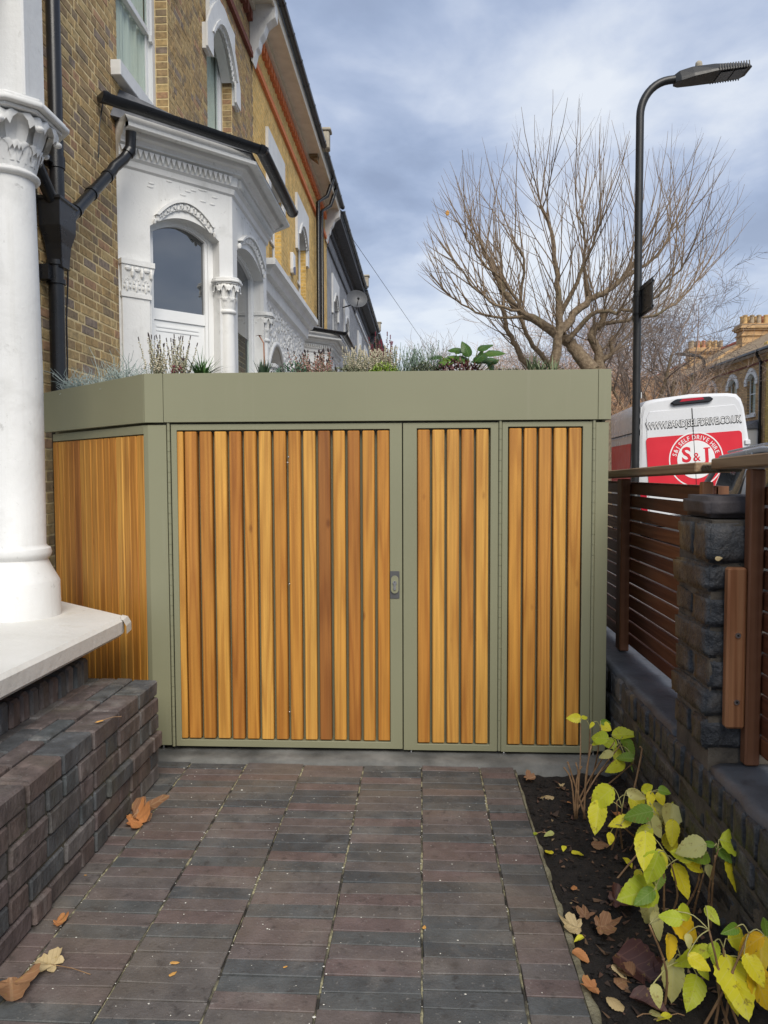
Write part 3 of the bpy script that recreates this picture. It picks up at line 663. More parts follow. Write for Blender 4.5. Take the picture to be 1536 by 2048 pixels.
# ================================================================== helpers for terraces
def arc(a0, a1, zs, rise, n=14):
    return [(a1+(a0-a1)*k/n, zs+rise*math.sqrt(max(0, 1-(2*k/n-1)**2)) if rise > (a1-a0)*.42 else zs+rise*(1-(2*k/n-1)**2)) for k in range(n+1)]
def arch_panel(mb, u0, u1, z0, z1, a0, a1, zs, rise, n0, n1, m=0, seg=16):
    """a wall panel with an arched opening, open at the bottom"""
    A_ = arc(a0, a1, zs, rise, seg)
    top = [(a1+(a0-a1)*k/seg, z1) for k in range(seg+1)]
    for k in range(seg):
        mb.face([A_[k], top[k], top[k+1], A_[k+1]], n0, n1, m)
    mb.face([(u0, z0), (a0, z0), (a0, z1), (u0, z1)], n0, n1, m); mb.face([(a1, z0), (u1, z0), (u1, z1), (a1, z1)], n0, n1, m)
def arch_ring(mb, a0, a1, zs, rise, w_, n0, n1, m=0, seg=18, legs=0.0):
    I = arc(a0, a1, zs, rise, seg); O = arc(a0-w_, a1+w_, zs, rise+w_, seg)
    if legs: I = [(a1, zs-legs)]+I+[(a0, zs-legs)]; O = [(a1+w_, zs-legs)]+O+[(a0-w_, zs-legs)]
    n = len(I); vs = [(p[0], n0, p[1]) for p in I]+[(p[0], n0, p[1]) for p in O]+[(p[0], n1, p[1]) for p in I]+[(p[0], n1, p[1]) for p in O]; fs = []
    for i in range(n-1):
        fs += [(i, i+1, n+i+1, n+i), (2*n+i, 3*n+i, 3*n+i+1, 2*n+i+1), (i, 2*n+i, 2*n+i+1, i+1), (n+i, n+i+1, 3*n+i+1, 3*n+i)]
    fs += [(0, n, 3*n, 2*n), (n-1, 3*n-1, 4*n-1, 2*n-1)]
    return mb.add(vs, fs, m)
def arch_fill(mb, a0, a1, z0, zs, rise, n0, n1, m=0, seg=16):
    return mb.face([(a0, z0), (a1, z0)]+arc(a0, a1, zs, rise, seg), n0, n1, m)
def ornament_band(mb, a0, a1, zs, rise, w_, n0, k=13, m=0):
    """a run of little carved leaves round an arch"""
    O = arc(a0-w_*.5, a1+w_*.5, zs, rise+w_*.5, k*2)
    for i in range(len(O)):
        x, z = O[i]; r = w_*.5*(1.0 if i % 2 else .72)
        mb.blob((x, n0, z), (r*.52, .014 if i % 2 else .020, r), m, n=8)
        mb.blob((x+(.3*r if i % 2 else -.2*r), n0+.008, z+r*.3), (r*.3, .014, r*.45), m, n=6)
def dentils(mb, path, off, z0, z1, step, dep, m=0, tri=True):
    for i in range(len(path)-1):
        a, b = Vector(path[i]), Vector(path[i+1]); d = (b-a); L = d.length; d.normalize(); nn = Vector((d.y, -d.x)); n = int(L/step)
        for k in range(n):
            p = a+d*(step*(k+.5)) + nn*off; h = step*.46
            v = []
            for s_, z in ((-h, z1), (h, z1), (0 if tri else h*.9, z0), (0 if tri else -h*.9, z0)):
                q = p+d*s_; v.append((q.x, q.y, z)); q2 = q+nn*dep; v.append((q2.x, q2.y, z))
            mb.add(v, [(0, 2, 3, 1), (0, 1, 7, 6), (2, 4, 5, 3), (4, 6, 7, 5), (1, 3, 5, 7), (0, 6, 4, 2)], m)
def capital(parent, T, r, z0, z1, ab, leaves=8, name='capital', rich=1, half=None):
    """leafy capital on a round shaft: bell, leaves that curl outwards, octagonal abacus"""
    H = z1-z0; mb = MB(T)
    mb.lathe([(r*1.02, z0), (r*1.16, z0+.02*H), (r*1.24, z0+.06*H), (r*1.16, z0+.105*H), (r*1.0, z0+.13*H), (r*1.02, z0+.4*H), (r*1.15, z0+.65*H), (r*1.5, z0+.83*H)], n=24)
    e = ab; c = ab*.55
    def oct_(e, c): return [(e, -c), (e, c), (c, e), (-c, e), (-e, c), (-e, -c), (-c, -e), (c, -e)]
    mb.prism(oct_(e*.88, c*.88), z0+.82*H, z0+.868*H); mb.prism(oct_(e, c), z0+.87*H, z0+.94*H); mb.prism(oct_(e*.94, c*.94), z0+.942*H, z1)
    o = mb.build(name, M['white'], parent, bevel=.003); smooth_angle(o, 40)
    lf = MB(T)
    for tier, (zb, zt, rb, out_, nL, wd) in enumerate(((.12, .48, 1.03, .40, leaves, .66), (.20, .84, 1.06, ab/r-.98, leaves, .95))):
        for k in range(nL):
            a = 2*math.pi*(k+.5*tier)/nL; ca, sa = math.cos(a), math.sin(a); seg, cr_ = 9, 7; vs = []
            for i in range(seg+1):
                t = i/seg; cu = max(0, (t-.55)/.45)
                rr = r*(rb + out_*(t**2.2)*.75 + .10*math.sin(t*math.pi)) ; zz = z0+H*(zb+(zt-zb)*(math.sin(min(t, .78)/.78*math.pi/2)) - .16*cu**2*(zt-zb)*2)
                rr += r*out_*.25*math.sin(cu*math.pi)
                ww = r*wd*(.55+.45*math.sin(math.pi*min(1, t*1.05)))*(1-.35*cu)
                for j in range(cr_):
                    s_ = j/(cr_-1)*2-1; rib = .035*r*math.cos(s_*math.pi*3) ; edge = -.10*r*s_*s_
                    R_ = rr+rib+edge; vs.append((ca*R_-sa*ww*s_, sa*R_+ca*ww*s_, zz+(.03*H*math.cos(s_*9)*cu)))
            fs = [(i*cr_+j, i*cr_+j+1, (i+1)*cr_+j+1, (i+1)*cr_+j) for i in range(seg) for j in range(cr_-1)]
            lf.add(vs, fs)
            if tier: tip = vs[seg*cr_+3]; lf.blob((tip[0]*.99, tip[1]*.99, tip[2]-.03*H), (r*.17, r*.17, r*.12), n=10)
    lf.build('carved_leaf_ring', M['white'], o if o.parent and o.parent.type == 'EMPTY' else parent, smooth=True, fix=False)
    return o
def sash(mb_f, mb_g, a0, a1, z0, z1, n, mid=None, fw=.045, th=.04, zs=None, rise=0):
    """sash window: frame faces into mb_f, panes into mb_g; arched head when zs is given"""
    ztop = z1 if zs is None else zs
    mb_f.box(a0, a0+fw, n-th, n, z0, ztop); mb_f.box(a1-fw, a1, n-th, n, z0, ztop); mb_f.box(a0+fw, a1-fw, n-th, n-.002, z0, z0+fw*1.4)
    if zs is None: mb_f.box(a0+fw, a1-fw, n-th, n-.002, z1-fw, z1)
    else: arch_ring(mb_f, a0+fw, a1-fw, zs, rise-fw*.6, fw, n-th, n-.001)
    if mid: mb_f.box(a0+fw, a1-fw, n-th, n+.008, mid-.022, mid+.022)
    if zs is None: mb_g.box(a0+fw, a1-fw, n-th*.7, n-th*.5, z0+fw*1.4, z1-fw)
    else: arch_fill(mb_g, a0+fw, a1-fw, z0+fw*1.4, zs, rise-fw*.6, n-th*.7, n-th*.5)
def gutter(parent, path, z, r=.055, m='blackpipe', name='gutter', brackets=True, step=1.0):
    """half-round gutter along a path, outward to the right of travel"""
    prof = [(r*math.cos(a), z-r*math.sin(a)) for a in [math.pi*k/8 for k in range(9)]]
    prof += [(-(r-.006)*math.cos(a), z-(r-.006)*math.sin(a)) for a in [math.pi*k/8 for k in range(9)]]
    prof = [(r*math.cos(math.pi*k/8), z-r*math.sin(math.pi*k/8)) for k in range(9)] + [((r-.008)*math.cos(math.pi*(8-k)/8), z-(r-.008)*math.sin(math.pi*(8-k)/8)) for k in range(9)]
    mb = MB(); mb.sweep(path, prof)
    P = [Vector(p) for p in path]
    if brackets:
        for i in range(len(P)-1):
            d = P[i+1]-P[i]; L = d.length; n = max(1, int(L/step)); d.normalize()
            for k in range(n+1):
                c = P[i]+d*(L*k/n*.98+.01*L); q = [c-d*.022, c+d*.022]; r2 = r+.007
                mb.sweep([tuple(q[0]), tuple(q[1])], [(r2*math.cos(math.pi*k2/8), z-r2*math.sin(math.pi*k2/8)+.004) for k2 in range(9)])
    o = mb.build(name, M[m], parent); return smooth_angle(o, 40)
GL = glass('window_glass', see=0.0, ior=2.1); GLS = glass('curtained_glass', tint=(.05, .06, .06), see=.88)
CURT = mk('pale_net_curtain', [(.3, (.70, .70, .66)), (.7, (.84, .84, .80))], .9, 3, 3, .3, 14, .02, stretch=(14, 14, .4))
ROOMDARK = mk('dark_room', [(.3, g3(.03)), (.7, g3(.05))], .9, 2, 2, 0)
FX = -2.6
# ================================================================== HOUSE A: brown stock brick with white bay
HA = thing('terraced_house', 'nearest terraced house of brown stock brick with white bay window and columned porch', 'house', (-4, 7, GZ))
TF = frame((FX, 0, 0), (0, 1, 0), (1, 0, 0))
W1 = (6.62, 7.99, 4.67, 6.95); W2 = (9.45, 10.69, 4.67, 6.95); DOORW = None
mb = MB(TF)
def wall_cells(mb, u0, u1, z0, z1, holes, n0, n1, m=0):
    us = sorted({u0, u1, *[h[0] for h in holes], *[h[1] for h in holes]}); zs_ = sorted({z0, z1, *[h[2] for h in holes], *[h[3] for h in holes]})
    us = [u for u in us if u0 <= u <= u1]; zs_ = [z for z in zs_ if z0 <= z <= z1]
    for i in range(len(us)-1):
        for j in range(len(zs_)-1):
            cu, cz = (us[i]+us[i+1])/2, (zs_[j]+zs_[j+1])/2
            if any(h[0] < cu < h[1] and h[2] < cz < h[3] for h in holes): continue
            mb.box(us[i], us[i+1], n0, n1, zs_[j], zs_[j+1], m)
BAYH = (6.60, 9.70, -.3, 4.05)
wall_cells(mb, 3.9, 12.05, GZ, 8.35, [W1, W2, BAYH], -.30, -.0030)
wallA = mb.build('front_wall', M['mortar'], HA)
# Flemish bond, brick by brick
cand = []
def in_hole(y0, y1, z, holes):
    for h in holes:
        if h[2]-.02 < z < h[3]+.02 and y1 > h[0]+.005 and y0 < h[1]-.005: return h
    return None
z = 0.4; c = 0
while z < 8.25:
    y = 4.0 - (.0 if c % 2 else .165); k = c % 2
    while y < 12.04:
        L = .2145 if k % 2 == 0 else .0995
        y0, y1 = y, min(y+L, 12.045)
        holes = [(W1[0]+.0, W1[1], W1[2]-.14, W1[3]), (W2[0], W2[1], W2[2]-.14, W2[3]), (6.56, 9.74, -1, 4.19)]
        segs = [(y0, y1)]
        for h in holes:
            if h[2] < z+.0325 < h[3]:
                ns = []
                for a, b in segs:
                    if b <= h[0] or a >= h[1]: ns.append((a, b))
                    else:
                        if a < h[0]: ns.append((a, h[0]-.001))
                        if b > h[1]: ns.append((h[1]+.001, b))
                segs = ns
        for a, b in segs:
            if b-a > .03:
                cand.append((a, b, z))
        y += L+.0135; k += 1
    z += .0752; c += 1
def vis(a, b, z):
    d = CF.dot(Vector((FX, a, z-CZ))); v = Vector((FX, (a+b)/2, z-CZ)); d = v.dot(CF); px = 768+FPX*v.dot(CR)/d; py = 1024-FPX*v.dot(CU)/d
    if py < -5 or px < 82 or px > 520: return 0
    if z < CZ+(945-790)/1530*a: return 0
    if py > 1500: return 0
    return 1.0/a
cv = sorted([t for t in cand if vis(*t)], key=lambda t: t[0])[:285]; cvs = set(cv)
stf = MB(TF)
for (a, b, z) in cand:
    if (a, b, z) in cvs:
        o = brick('brick', wallA, (.10, round(b-a, 2) if round(b-a, 2) in (.21, .10) else round(b-a, 3), .062), M['stock'], (FX-.05+rng.uniform(-.0010, .002), (a+b)/2, z+.031), tilt=.006, bev=.0032, jit=.0020, nvar=5)
        o.scale.y = (b-a)/max(round(b-a, 2) if round(b-a, 2) in (.21, .10) else round(b-a, 3), .01)
    else:
        stf.box(a+rng.uniform(0, .002), b, -.05, rng.uniform(-.0015, .002), z, z+.062)
stf.build('distant_bricks', M['stock'], wallA, kind='stuff', fix=False)
# reveals of the two upper windows, bricked far jambs
for (u0, u1, z0, z1) in (W1, W2):
    mb = MB(TF); z = z0+.02; c = 0
    while z < z1-.05:
        mb.box(u1-.004, u1+.06, -.128 if c % 2 else -.124, -.010, z, z+.060); z += .0752; c += 1
    mb.build('jamb_brick', M['stock'], wallA, kind='stuff')
# upper sash windows
for i, (u0, u1, z0, z1) in enumerate((W1, W2)):
    n = -.135
    fr, gl = MB(TF), MB(TF)
    fr.box(u0, u0+.07, n-.08, n, z0, z1); fr.box(u1-.09, u1-.006, n-.08, n, z0, z1); fr.box(u0+.07, u1-.09, n-.08, n, z1-.1, z1); fr.box(u0, u1, n-.08, n+.01, z0, z0+.045)
    W_ = fr.build('window', M['white_clean'], HA, bevel=.003)
    f2 = MB(TF); zm = z0+.98
    a, b = u0+.07, u1-.09
    for (za, zb, nn) in ((z0+.046, zm+.02, n-.045), (zm-.02, z1-.101, n-.02)):
        f2.box(a, a+.05, nn-.035, nn, za, zb); f2.box(b-.05, b, nn-.035, nn, za, zb); f2.box(a+.05, b-.05, nn-.034, nn-.001, za, za+.06); f2.box(a+.05, b-.05, nn-.034, nn-.001, zb-.045, zb)
    f2.box(b-.052, b-.0, n-.019, n+.012, zm-.09, zm-.02)
    f2.build('sash_frame', M['white_clean'], W_, bevel=.003)
    gl.box(a+.05, b-.05, n-.066, n-.060, z0+.1, zm); gl.box(a+.05, b-.05, n-.041, n-.036, zm, z1-.14); gl.build('pane', GLS, W_)
    cu = MB(TF); vs = []; fs = []; K = 60
    for k in range(K+1):
        uu = a+(b-a)*k/K; nn = n-.095+.018*math.sin(k*1.9)+.012*math.sin(k*.7)
        vs += [(uu, nn, z0), (uu, nn, z1)]
        if k: fs.append((2*k-2, 2*k-1, 2*k+1, 2*k))
    cu.add(vs, fs); cu.build('curtain', CURT, W_, fix=False)
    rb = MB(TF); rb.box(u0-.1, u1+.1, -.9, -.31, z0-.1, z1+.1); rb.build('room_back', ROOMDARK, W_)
    sb = MB(TF); sb.box(u0-.14, u1+.06, -.13, .085, z0-.13, z0-.001) if i == 0 else sb.box(u0-.1, u1+.1, -.13, .085, z0-.13, z0-.001)
    sb.build('sill', M['white'], W_, bevel=.006)
# white stucco arch surround to both upper windows
for (u0, u1, z0, z1) in (W1, W2):
    mb = MB(TF); zs = 6.55; r_ = .36
    arch_panel(mb, u0-.02, u1+.02, zs-.02, 7.2, u0+.05, u1-.05, zs, r_, .001, .05)
    arch_ring(mb, u0+.05, u1-.05, zs, r_, .26, .0505, .075, legs=.28); arch_ring(mb, u0+.05, u1-.05, zs, r_, .05, .0755, .095)
    mb.box(u0-.2, u0-.001, .0015, .05, zs-.30, zs-.001); mb.box(u1+.001, u1+.2, .0015, .05, zs-.30, zs-.001)
    arch_panel(mb, u0, u1, zs, 6.95+.02, u0+.05, u1-.05, zs-.02, r_-.03, -.13, .0)
    ornament_band(mb, u0+.16, u1-.16, zs, r_-.05, .12, .045)
    mb.build('arch_surround', M['white'], HA)
# ---- bay window (function reused for the neighbour)
def bay(H, y0, dz, hi=True, label=None):
    p = .80; Y = [y0, y0+p, y0+p+1.6, y0+p+1.6+p]
    path = [(FX+.001, Y[0]), (FX+p, Y[1]), (FX+p, Y[2]), (FX+.001, Y[3])]
    Zc = 3.885+dz
    sides = []
    for i in range(3):
        a, b = Vector(path[i]), Vector(path[i+1]); d = (b-a).normalized(); nn = Vector((d.y, -d.x)); sides.append((frame((a.x, a.y, 0), (d.x, d.y, 0), (nn.x, nn.y, 0)), (b-a).length))
    B_ = MB()
    for i, (T, L) in enumerate(sides):
        B_.T = T
        a0, a1 = ((.296, .985), (.17, L-.17), (.15, .83))[i]
        arch_panel(B_, .0, L, .5, Zc, a0, a1, 3.38+dz, .13, -.20, -.0)
        B_.box(a0, a1, -.2, -.001, .5, 1.35+dz)
    B_.T = None
    body = B_.build('bay_window', M['white'], H)
    if label: body['label'] = label
    # entablature: mould, dentil band, cornice
    mb = MB(); mb.sweep(path, [(.001, Zc-.06), (.001, Zc+.30), (.20, Zc+.30), (.20, Zc+.23), (.17, Zc+.215), (.15, Zc+.17), (.115, Zc+.155), (.10, Zc+.13), (.10, Zc+.115), (.06, Zc+.10), (.055, Zc+.02), (.03, Zc), (.02, Zc-.045)])
    mb.sweep(path, [(-.1, Zc+.30), (.0, Zc+.30), (.26, Zc+.22), (.26, Zc+.19), (.201, Zc+.19), (.201, Zc+.301)])
    smooth_angle(mb.build('cornice', M['white'], body), 30)
    if hi:
        mb = MB(); dentils(mb, path, .056, Zc+.028, Zc+.096, .052, .030); mb.build('dentil_band', M['white'], body, kind='stuff')
    # lead roof of the bay
    mb = MB(); rp = [(FX+.005, Y[0]-.12), (FX+p+.22, Y[1]-.1), (FX+p+.22, Y[2]+.1), (FX+.005, Y[3]+.12)]
    v = [(x, y, Zc+.305) for x, y in rp] + [(FX+.006, Y[0]+.1, Zc+.62), (FX+.006, Y[3]-.1, Zc+.62)]
    mb.add(v, [(0, 1, 4), (1, 2, 5, 4), (2, 3, 5), (0, 4, 5, 3), (0, 3, 2, 1)]); mb.build('bay_roof', M['slate'], body)
    # gutter
    off = .31
    gp = [(FX+.05, Y[0]-off*1.30), (FX+p+off, Y[1]-off*.414), (FX+p+off, Y[2]+off*.1)]
    gutter(body, gp, Zc+.335, .062, step=.9)
    # piers and half columns
    cz0, cz1 = 2.73+dz, 3.04+dz
    T0, L0 = sides[0]
    # near pier: capital moulded flat
    def pier_cap(T, u0, u1, n):
        mb = MB(T); mb.box(u0-.012, u1+.012, -.02, n+.012, cz0-.005, cz0+.035); mb.box(u0-.02, u1+.03, -.02, n+.045, cz1-.045, cz1)
        v0, v1 = cz0+.036, cz1-.046
        mb.add([(u0, 0, v0), (u1, 0, v0), (u1, n, v0), (u0, n, v0), (u0-.015, 0, v1), (u1+.03, 0, v1), (u1+.03, n+.035, v1), (u0-.015, n+.035, v1)], [(0, 1, 2, 3), (4, 7, 6, 5), (0, 4, 5, 1), (1, 5, 6, 2), (2, 6, 7, 3), (3, 7, 4, 0)])
        k = max(2, int((u1-u0)/.085))
        for i in range(k):
            uc = u0+(u1-u0)*(i+.5)/k; hw = (u1-u0)/k*.5
            for q in range(7):
                an = math.pi*q/6; mb.blob((uc+hw*.62*math.cos(an), n+.012, v0+.045+.075*math.sin(an)), (.010, .012, .016), n=6)
            mb.blob((uc, n+.01, v0+.05), (hw*.28, .010, .045), n=8)
            mb.blob((uc+hw, n+.03, v1-.055), (.018, .02, .05), n=8); mb.blob((uc, n+.034, v1-.03), (.03, .014, .022), n=8)
        o = mb.build('pier_capital', M['white'], body, bevel=0)
    mb = MB(T0); mb.box(.02, .275, .0005, .022, .5, cz0); mb.build('pier', M['white'], body, bevel=.004)
    pier_cap(T0, .02, .275, .022)
    for i, (cx, cy) in enumerate(((FX+p-.055, Y[1]-.02), (FX+p-.04, Y[2]-.05))):
        Tc = frame((cx, cy, 0), (1, 0, 0), (0, 1, 0)); mb = MB(Tc)
        # the arch springs from the capital, below it the corner is a free shaft
        mb.lathe([(.072, .5), (.078, 1.6), (.074, 2.3), (.068, cz0-.02)], n=24); smooth_angle(mb.build('column', M['white'], body), 40)
        capital(body, Tc, .072, cz0-.02, cz1, .135, 8)
    # label moulds and carved bands over arches, sashes
    for i, (T, L) in enumerate(sides[:2]):
        a0, a1 = ((.296, .985), (.17, L-.17))[i]; zs = 3.38+dz
        mb = MB(T); arch_ring(mb, a0+.07, a1-.09, zs+.10, .16, .028, .001, .05); arch_ring(mb, a0+.09, a1-.11, zs+.055, .145, .05, .001, .018)
        ornament_band(mb, a0+.08, a1-.10, zs+.045, .145, .085, .018, 9)
        rng2 = random.Random(5+i)
        for k in range(11):
            uu, zz = a0+.0+(a1-a0)*rng2.random(), zs+.31+.13*rng2.random(); mb.blob((uu, .0, zz), (.035, .008, .010), n=8)
        mb.build('label_mould', M['white'], body)
        fm = MB(T); n = -.115
        arch_ring(fm, a0+.055, a1-.055, zs, .10, .053, n-.05, n, legs=zs-1.36-dz); arch_ring(fm, a0+.085, a1-.085, zs, .085, .028, n-.06, n-.012, legs=zs-1.36-dz)
        fm.build('window_frame', M['white_clean'], body, bevel=0)
        pn = MB(T); arch_fill(pn, a0+.085, a1-.085, 2.70+dz, zs, .085, n-.055, n-.045); pn.build('pane', GL, body)
        if i == 0:
            lw = MB(T); lw.box(a0+.086, a1-.086, n-.052, n-.020, 2.60+dz, 2.70+dz); lw.box(a0+.086, a1-.086, n-.052, n-.034, 1.36+dz, 2.599+dz)
            lw.box(a0+.11, a1-.15, n-.0335, n-.028, 2.535+dz, 2.550+dz); lw.box(a0+.11, a1-.15, n-.0335, n-.028, 2.50+dz, 2.515+dz); lw.build('blind', M['white_clean'], body)
        else:
            lw = MB(T); lw.box(a0+.086, a1-.086, n-.052, n-.046, 1.36+dz, 2.70+dz); lw.build('lower_pane', GLS, body)
            lw = MB(T); lw.box(a0+.086, a1-.086, n-.2, n-.19, 1.36+dz, 3.5+dz); lw.build('curtain', CURT, body)
    return body, path, sides
bayA = bay(HA, 6.55, 0.0)
# ---- small hopper gear: gutter outlet, slanting pipes, hopper head, down pipes
xw = FX+.075
def pipe(parent, pts, r, name='drainpipe', m='blackpipe', n=14): 
    mb = MB(); mb.tube(pts, r, n); return smooth_angle(mb.build(name, M[m], parent), 50)
def P_(px, py, X): return onX(px, py, X)
hp = onX(112, 440, xw)      # hopper centre
yh = hp.y
pv = pipe(HA, [(xw, yh+.03, hp.z+.10), (xw, yh+.03, 8.3)], .048, 'drainpipe')
pl = pipe(HA, [(xw, yh-.02, GZ), (xw, yh-.02, onX(112, 548, xw).z+.06)], .052, 'drainpipe'); 
t_ = [P_(262, 262, FX+.22), P_(261, 300, FX+.20), P_(246, 320, FX+.15), P_(228, 335, FX+.12), P_(222, 345, FX+.10), P_(148, 425, xw+.02), P_(140, 436, xw+.02)]
pg = pipe(HA, t_, .043, 'drainpipe')
mb = MB()
for i, f in ((1, .2), (4, .1), (4, .55), (4, .95)):
    a, b = Vector(t_[i]), Vector(t_[i+1]); c = a.lerp(b, f); d = (b-a).normalized(); mb = MB(); mb.tube([c-d*.02, c+d*.02], .051, 14)
    smooth_angle(mb.build('pipe_collar', M['blackpipe'], pg), 50)
pc_ = pipe(HA, [P_(70, 320, xw+.02), P_(112, 420, xw+.02)], .043, 'drainpipe')
mb = MB()
for zz in (onX(118, 330, xw).z, 5.6, 7.2):
    mb = MB(); mb.tube([(xw, yh+.03, zz-.04), (xw, yh+.03, zz+.04)], .056, 14); mb.box(FX, xw, yh-.03-.06, yh+.03, zz-.02, zz+.02)
    smooth_angle(mb.build('pipe_collar', M['blackpipe'], pv), 50)
mb = MB(frame((xw+.01, yh, 0), (0, 1, 0), (1, 0, 0)))
za, zb, zc, zd = onX(112, 548, xw).z+.10, onX(112, 500, xw).z+.03, onX(112, 460, xw).z, onX(112, 408, xw).z
def ring4(hu, hn, z): return [(-hu, -hn, z), (hu, -hn, z), (hu, hn, z), (-hu, hn, z)]
RR = [ring4(.055, .055, za-.06), ring4(.06, .055, za), ring4(.075, .06, zb), ring4(.12, .075, zc), ring4(.125, .078, zd-.01), ring4(.14, .09, zd-.008), ring4(.14, .09, zd+.012)]
vs = [p for r_ in RR for p in r_]; fs = [(i*4+j, i*4+(j+1) % 4, (i+1)*4+(j+1) % 4, (i+1)*4+j) for i in range(len(RR)-1) for j in range(4)] + [(0, 1, 2, 3)]
mb.add(vs, fs); mb.build('hopper_head', M['blackpipe'], HA, bevel=.004)
mb = MB()
for zz in (onX(108, 525, xw).z, onX(108, 562, xw).z): mb = MB(); mb.tube([(xw, yh-.02, zz-.016), (xw, yh-.02, zz+.016)], .064, 16); smooth_angle(mb.build('pipe_collar', M['blackpipe'], pl), 50)
mb = MB()
mb.box(FX, xw, yh-.13, yh-.06, onX(108, 548, xw).z-.05, onX(108, 548, xw).z+.05)
smooth_angle(mb.build('wall_bracket', M['blackpipe'], pl), 50)
pipe(HA, [P_(134, 480, FX+.015), P_(136, 560, FX+.012), P_(133, 640, FX+.015), P_(135, 720, FX+.012), P_(134, 780, FX+.012)], .006, 'cable')
pipe(HA, [P_(71, 330, FX+.015), P_(73, 460, FX+.012), P_(78, 600, FX+.015), P_(83, 700, FX+.012), P_(82, 790, FX+.012)], .006, 'cable')
pipe(HA, [P_(197, 315, FX+.02), P_(199, 250, FX+.03), P_(208, 190, FX+.012), P_(214, 182, FX+.012), P_(235, 200, FX+.012), P_(270, 232, FX+.03)], .005, 'cable')
# ---- porch: pier, column, projecting step
STP = MB(); poly = [(-1.262, .8), (-1.240, 3.10), (-1.262, 3.165), (-1.80, 3.60), (-2.59, 4.2), (-2.59, .8)]
bm = bmesh.new()
_top = []
STP = MB(); STP.prism(poly, .522, .600); STP = STP.build('porch_step', M['slab'], HA, bevel=.014)
mb = MB(); mb.prism([(-1.46, .8), (-1.46, 2.9), (-1.9, 3.3), (-2.59, 3.9), (-2.59, .8)], GZ, .5215); mb.build('step_base', M['wallbrick'], HA)
mb = MB(); c0 = Vector((-1.262, 3.15)); 
pts = [(-1.262+.004, 3.13, .598), (-1.240, 3.145, .590), (-1.228, 3.15, .565), (-1.226, 3.147, .532)]
vs = []
for p in pts: vs += [(p[0], p[1]-.05, p[2]), (p[0]-.012, p[1]+.035, p[2]+.002)]
mb.add(vs, [(2*i, 2*i+1, 2*i+3, 2*i+2) for i in range(3)]); mb.build('paint_flake', M['slab'], STP)
COLC = (-1.705, 3.14)
mb = MB(frame((*COLC, 0), (1, 0, 0), (0, 1, 0)))
mb.lathe([(.166, .598), (.164, .745), (.158, .757), (.133, .805), (.118, .838), (.120, .845), (.130, .852), (.135, .868), (.130, .886), (.118, .893), (.113, .903), (.115, 1.2), (.117, 1.6), (.112, 2.0), (.105, 2.42)], n=40)
COLM = smooth_angle(mb.build('porch_column', M['white'], HA), 40)
capital(HA, frame((*COLC, 0), (1, 0, 0), (0, 1, 0)), .104, 2.40, 2.675, .215, 8)
mb = MB(); mb.box(-1.99, -1.548, 3.0, 3.165, 2.676, 4.3); mb.box(-1.99, -1.62, 2.985, 2.9995, 3.16, 3.5); mb.build('porch_pier', M['white'], HA, bevel=.008)
mb = MB(); mb.box(-2.59, -1.992, 3.01, 3.15, 2.676, 4.3); mb.box(-2.0, -1.60, 1.0, 2.995, 3.15, 4.3); mb.build('porch_lintel', M['white'], HA, bevel=.004)
# ---- eaves of the terraces: string courses, dentils, soffit, brackets, gutter, roof
def eaves(H, ya, yb, zt, cols, brk=True):
    T = TF
    red, drk, sof, gut = cols
    mb = MB(T); mb.box(ya, yb, .002, .055, zt-.98, zt-.90); mb.box(ya, yb, .002, .035, zt-.895, zt-.83); mb.build('string_course', M[red], H)
    mb = MB(T); u = ya+.05
    while u < yb-.12: mb.box(u, u+.11, .002, .075, zt-.50, zt-.36); u += .22
    mb.box(ya, yb, .002, .05, zt-.355, zt-.29); mb.build('dentil_course', M[drk], H)
    mb = MB(T); mb.box(ya, yb, .003, .10, zt-.285, zt-.2); mb.box(ya, yb, -.05, .36, zt-.195, zt-.165); mb.box(ya, yb, .361, .39, zt-.24, zt-.06); mb.build('soffit', M[sof], H)
    if brk:
        for u in brk:
            mb = MB(T)
            prof = [(0, zt-.90), (.02, zt-1.02), (.05, zt-1.06), (.07, zt-.98), (.10, zt-.86), (.14, zt-.82), (.16, zt-.70), (.22, zt-.62), (.26, zt-.50), (.33, zt-.44), (.40, zt-.40), (.40, zt-.17), (0, zt-.17)]
            vs = [(u+s_, n, z) for s_ in (0, .20) for n, z in prof]; q = len(prof)
            mb.add(vs, [tuple(range(q)), tuple(range(q, 2*q))[::-1]]+[(i, q+i, q+(i+1) % q, (i+1) % q) for i in range(q)])
            mb.build('eaves_bracket', M[sof] if sof != 'cream' else M['white'], H, bevel=.006)
    gutter(H, [(FX+.45, ya), (FX+.45, yb)], zt-.02, .062, step=.8)
    mb = MB(T); v = [(ya, .42, zt-.02), (yb, .42, zt-.02), (yb, -4.2, zt+3.2), (ya, -4.2, zt+3.2), (ya, .42, zt-.06), (yb, .42, zt-.06), (yb, -4.2, zt+3.1), (ya, -4.2, zt+3.1)]
    mb.add(v, [(0, 1, 2, 3), (7, 6, 5, 4), (0, 4, 5, 1), (3, 2, 6, 7), (0, 3, 7, 4), (1, 5, 6, 2)]); mb.build('roof', M['slate'], H)
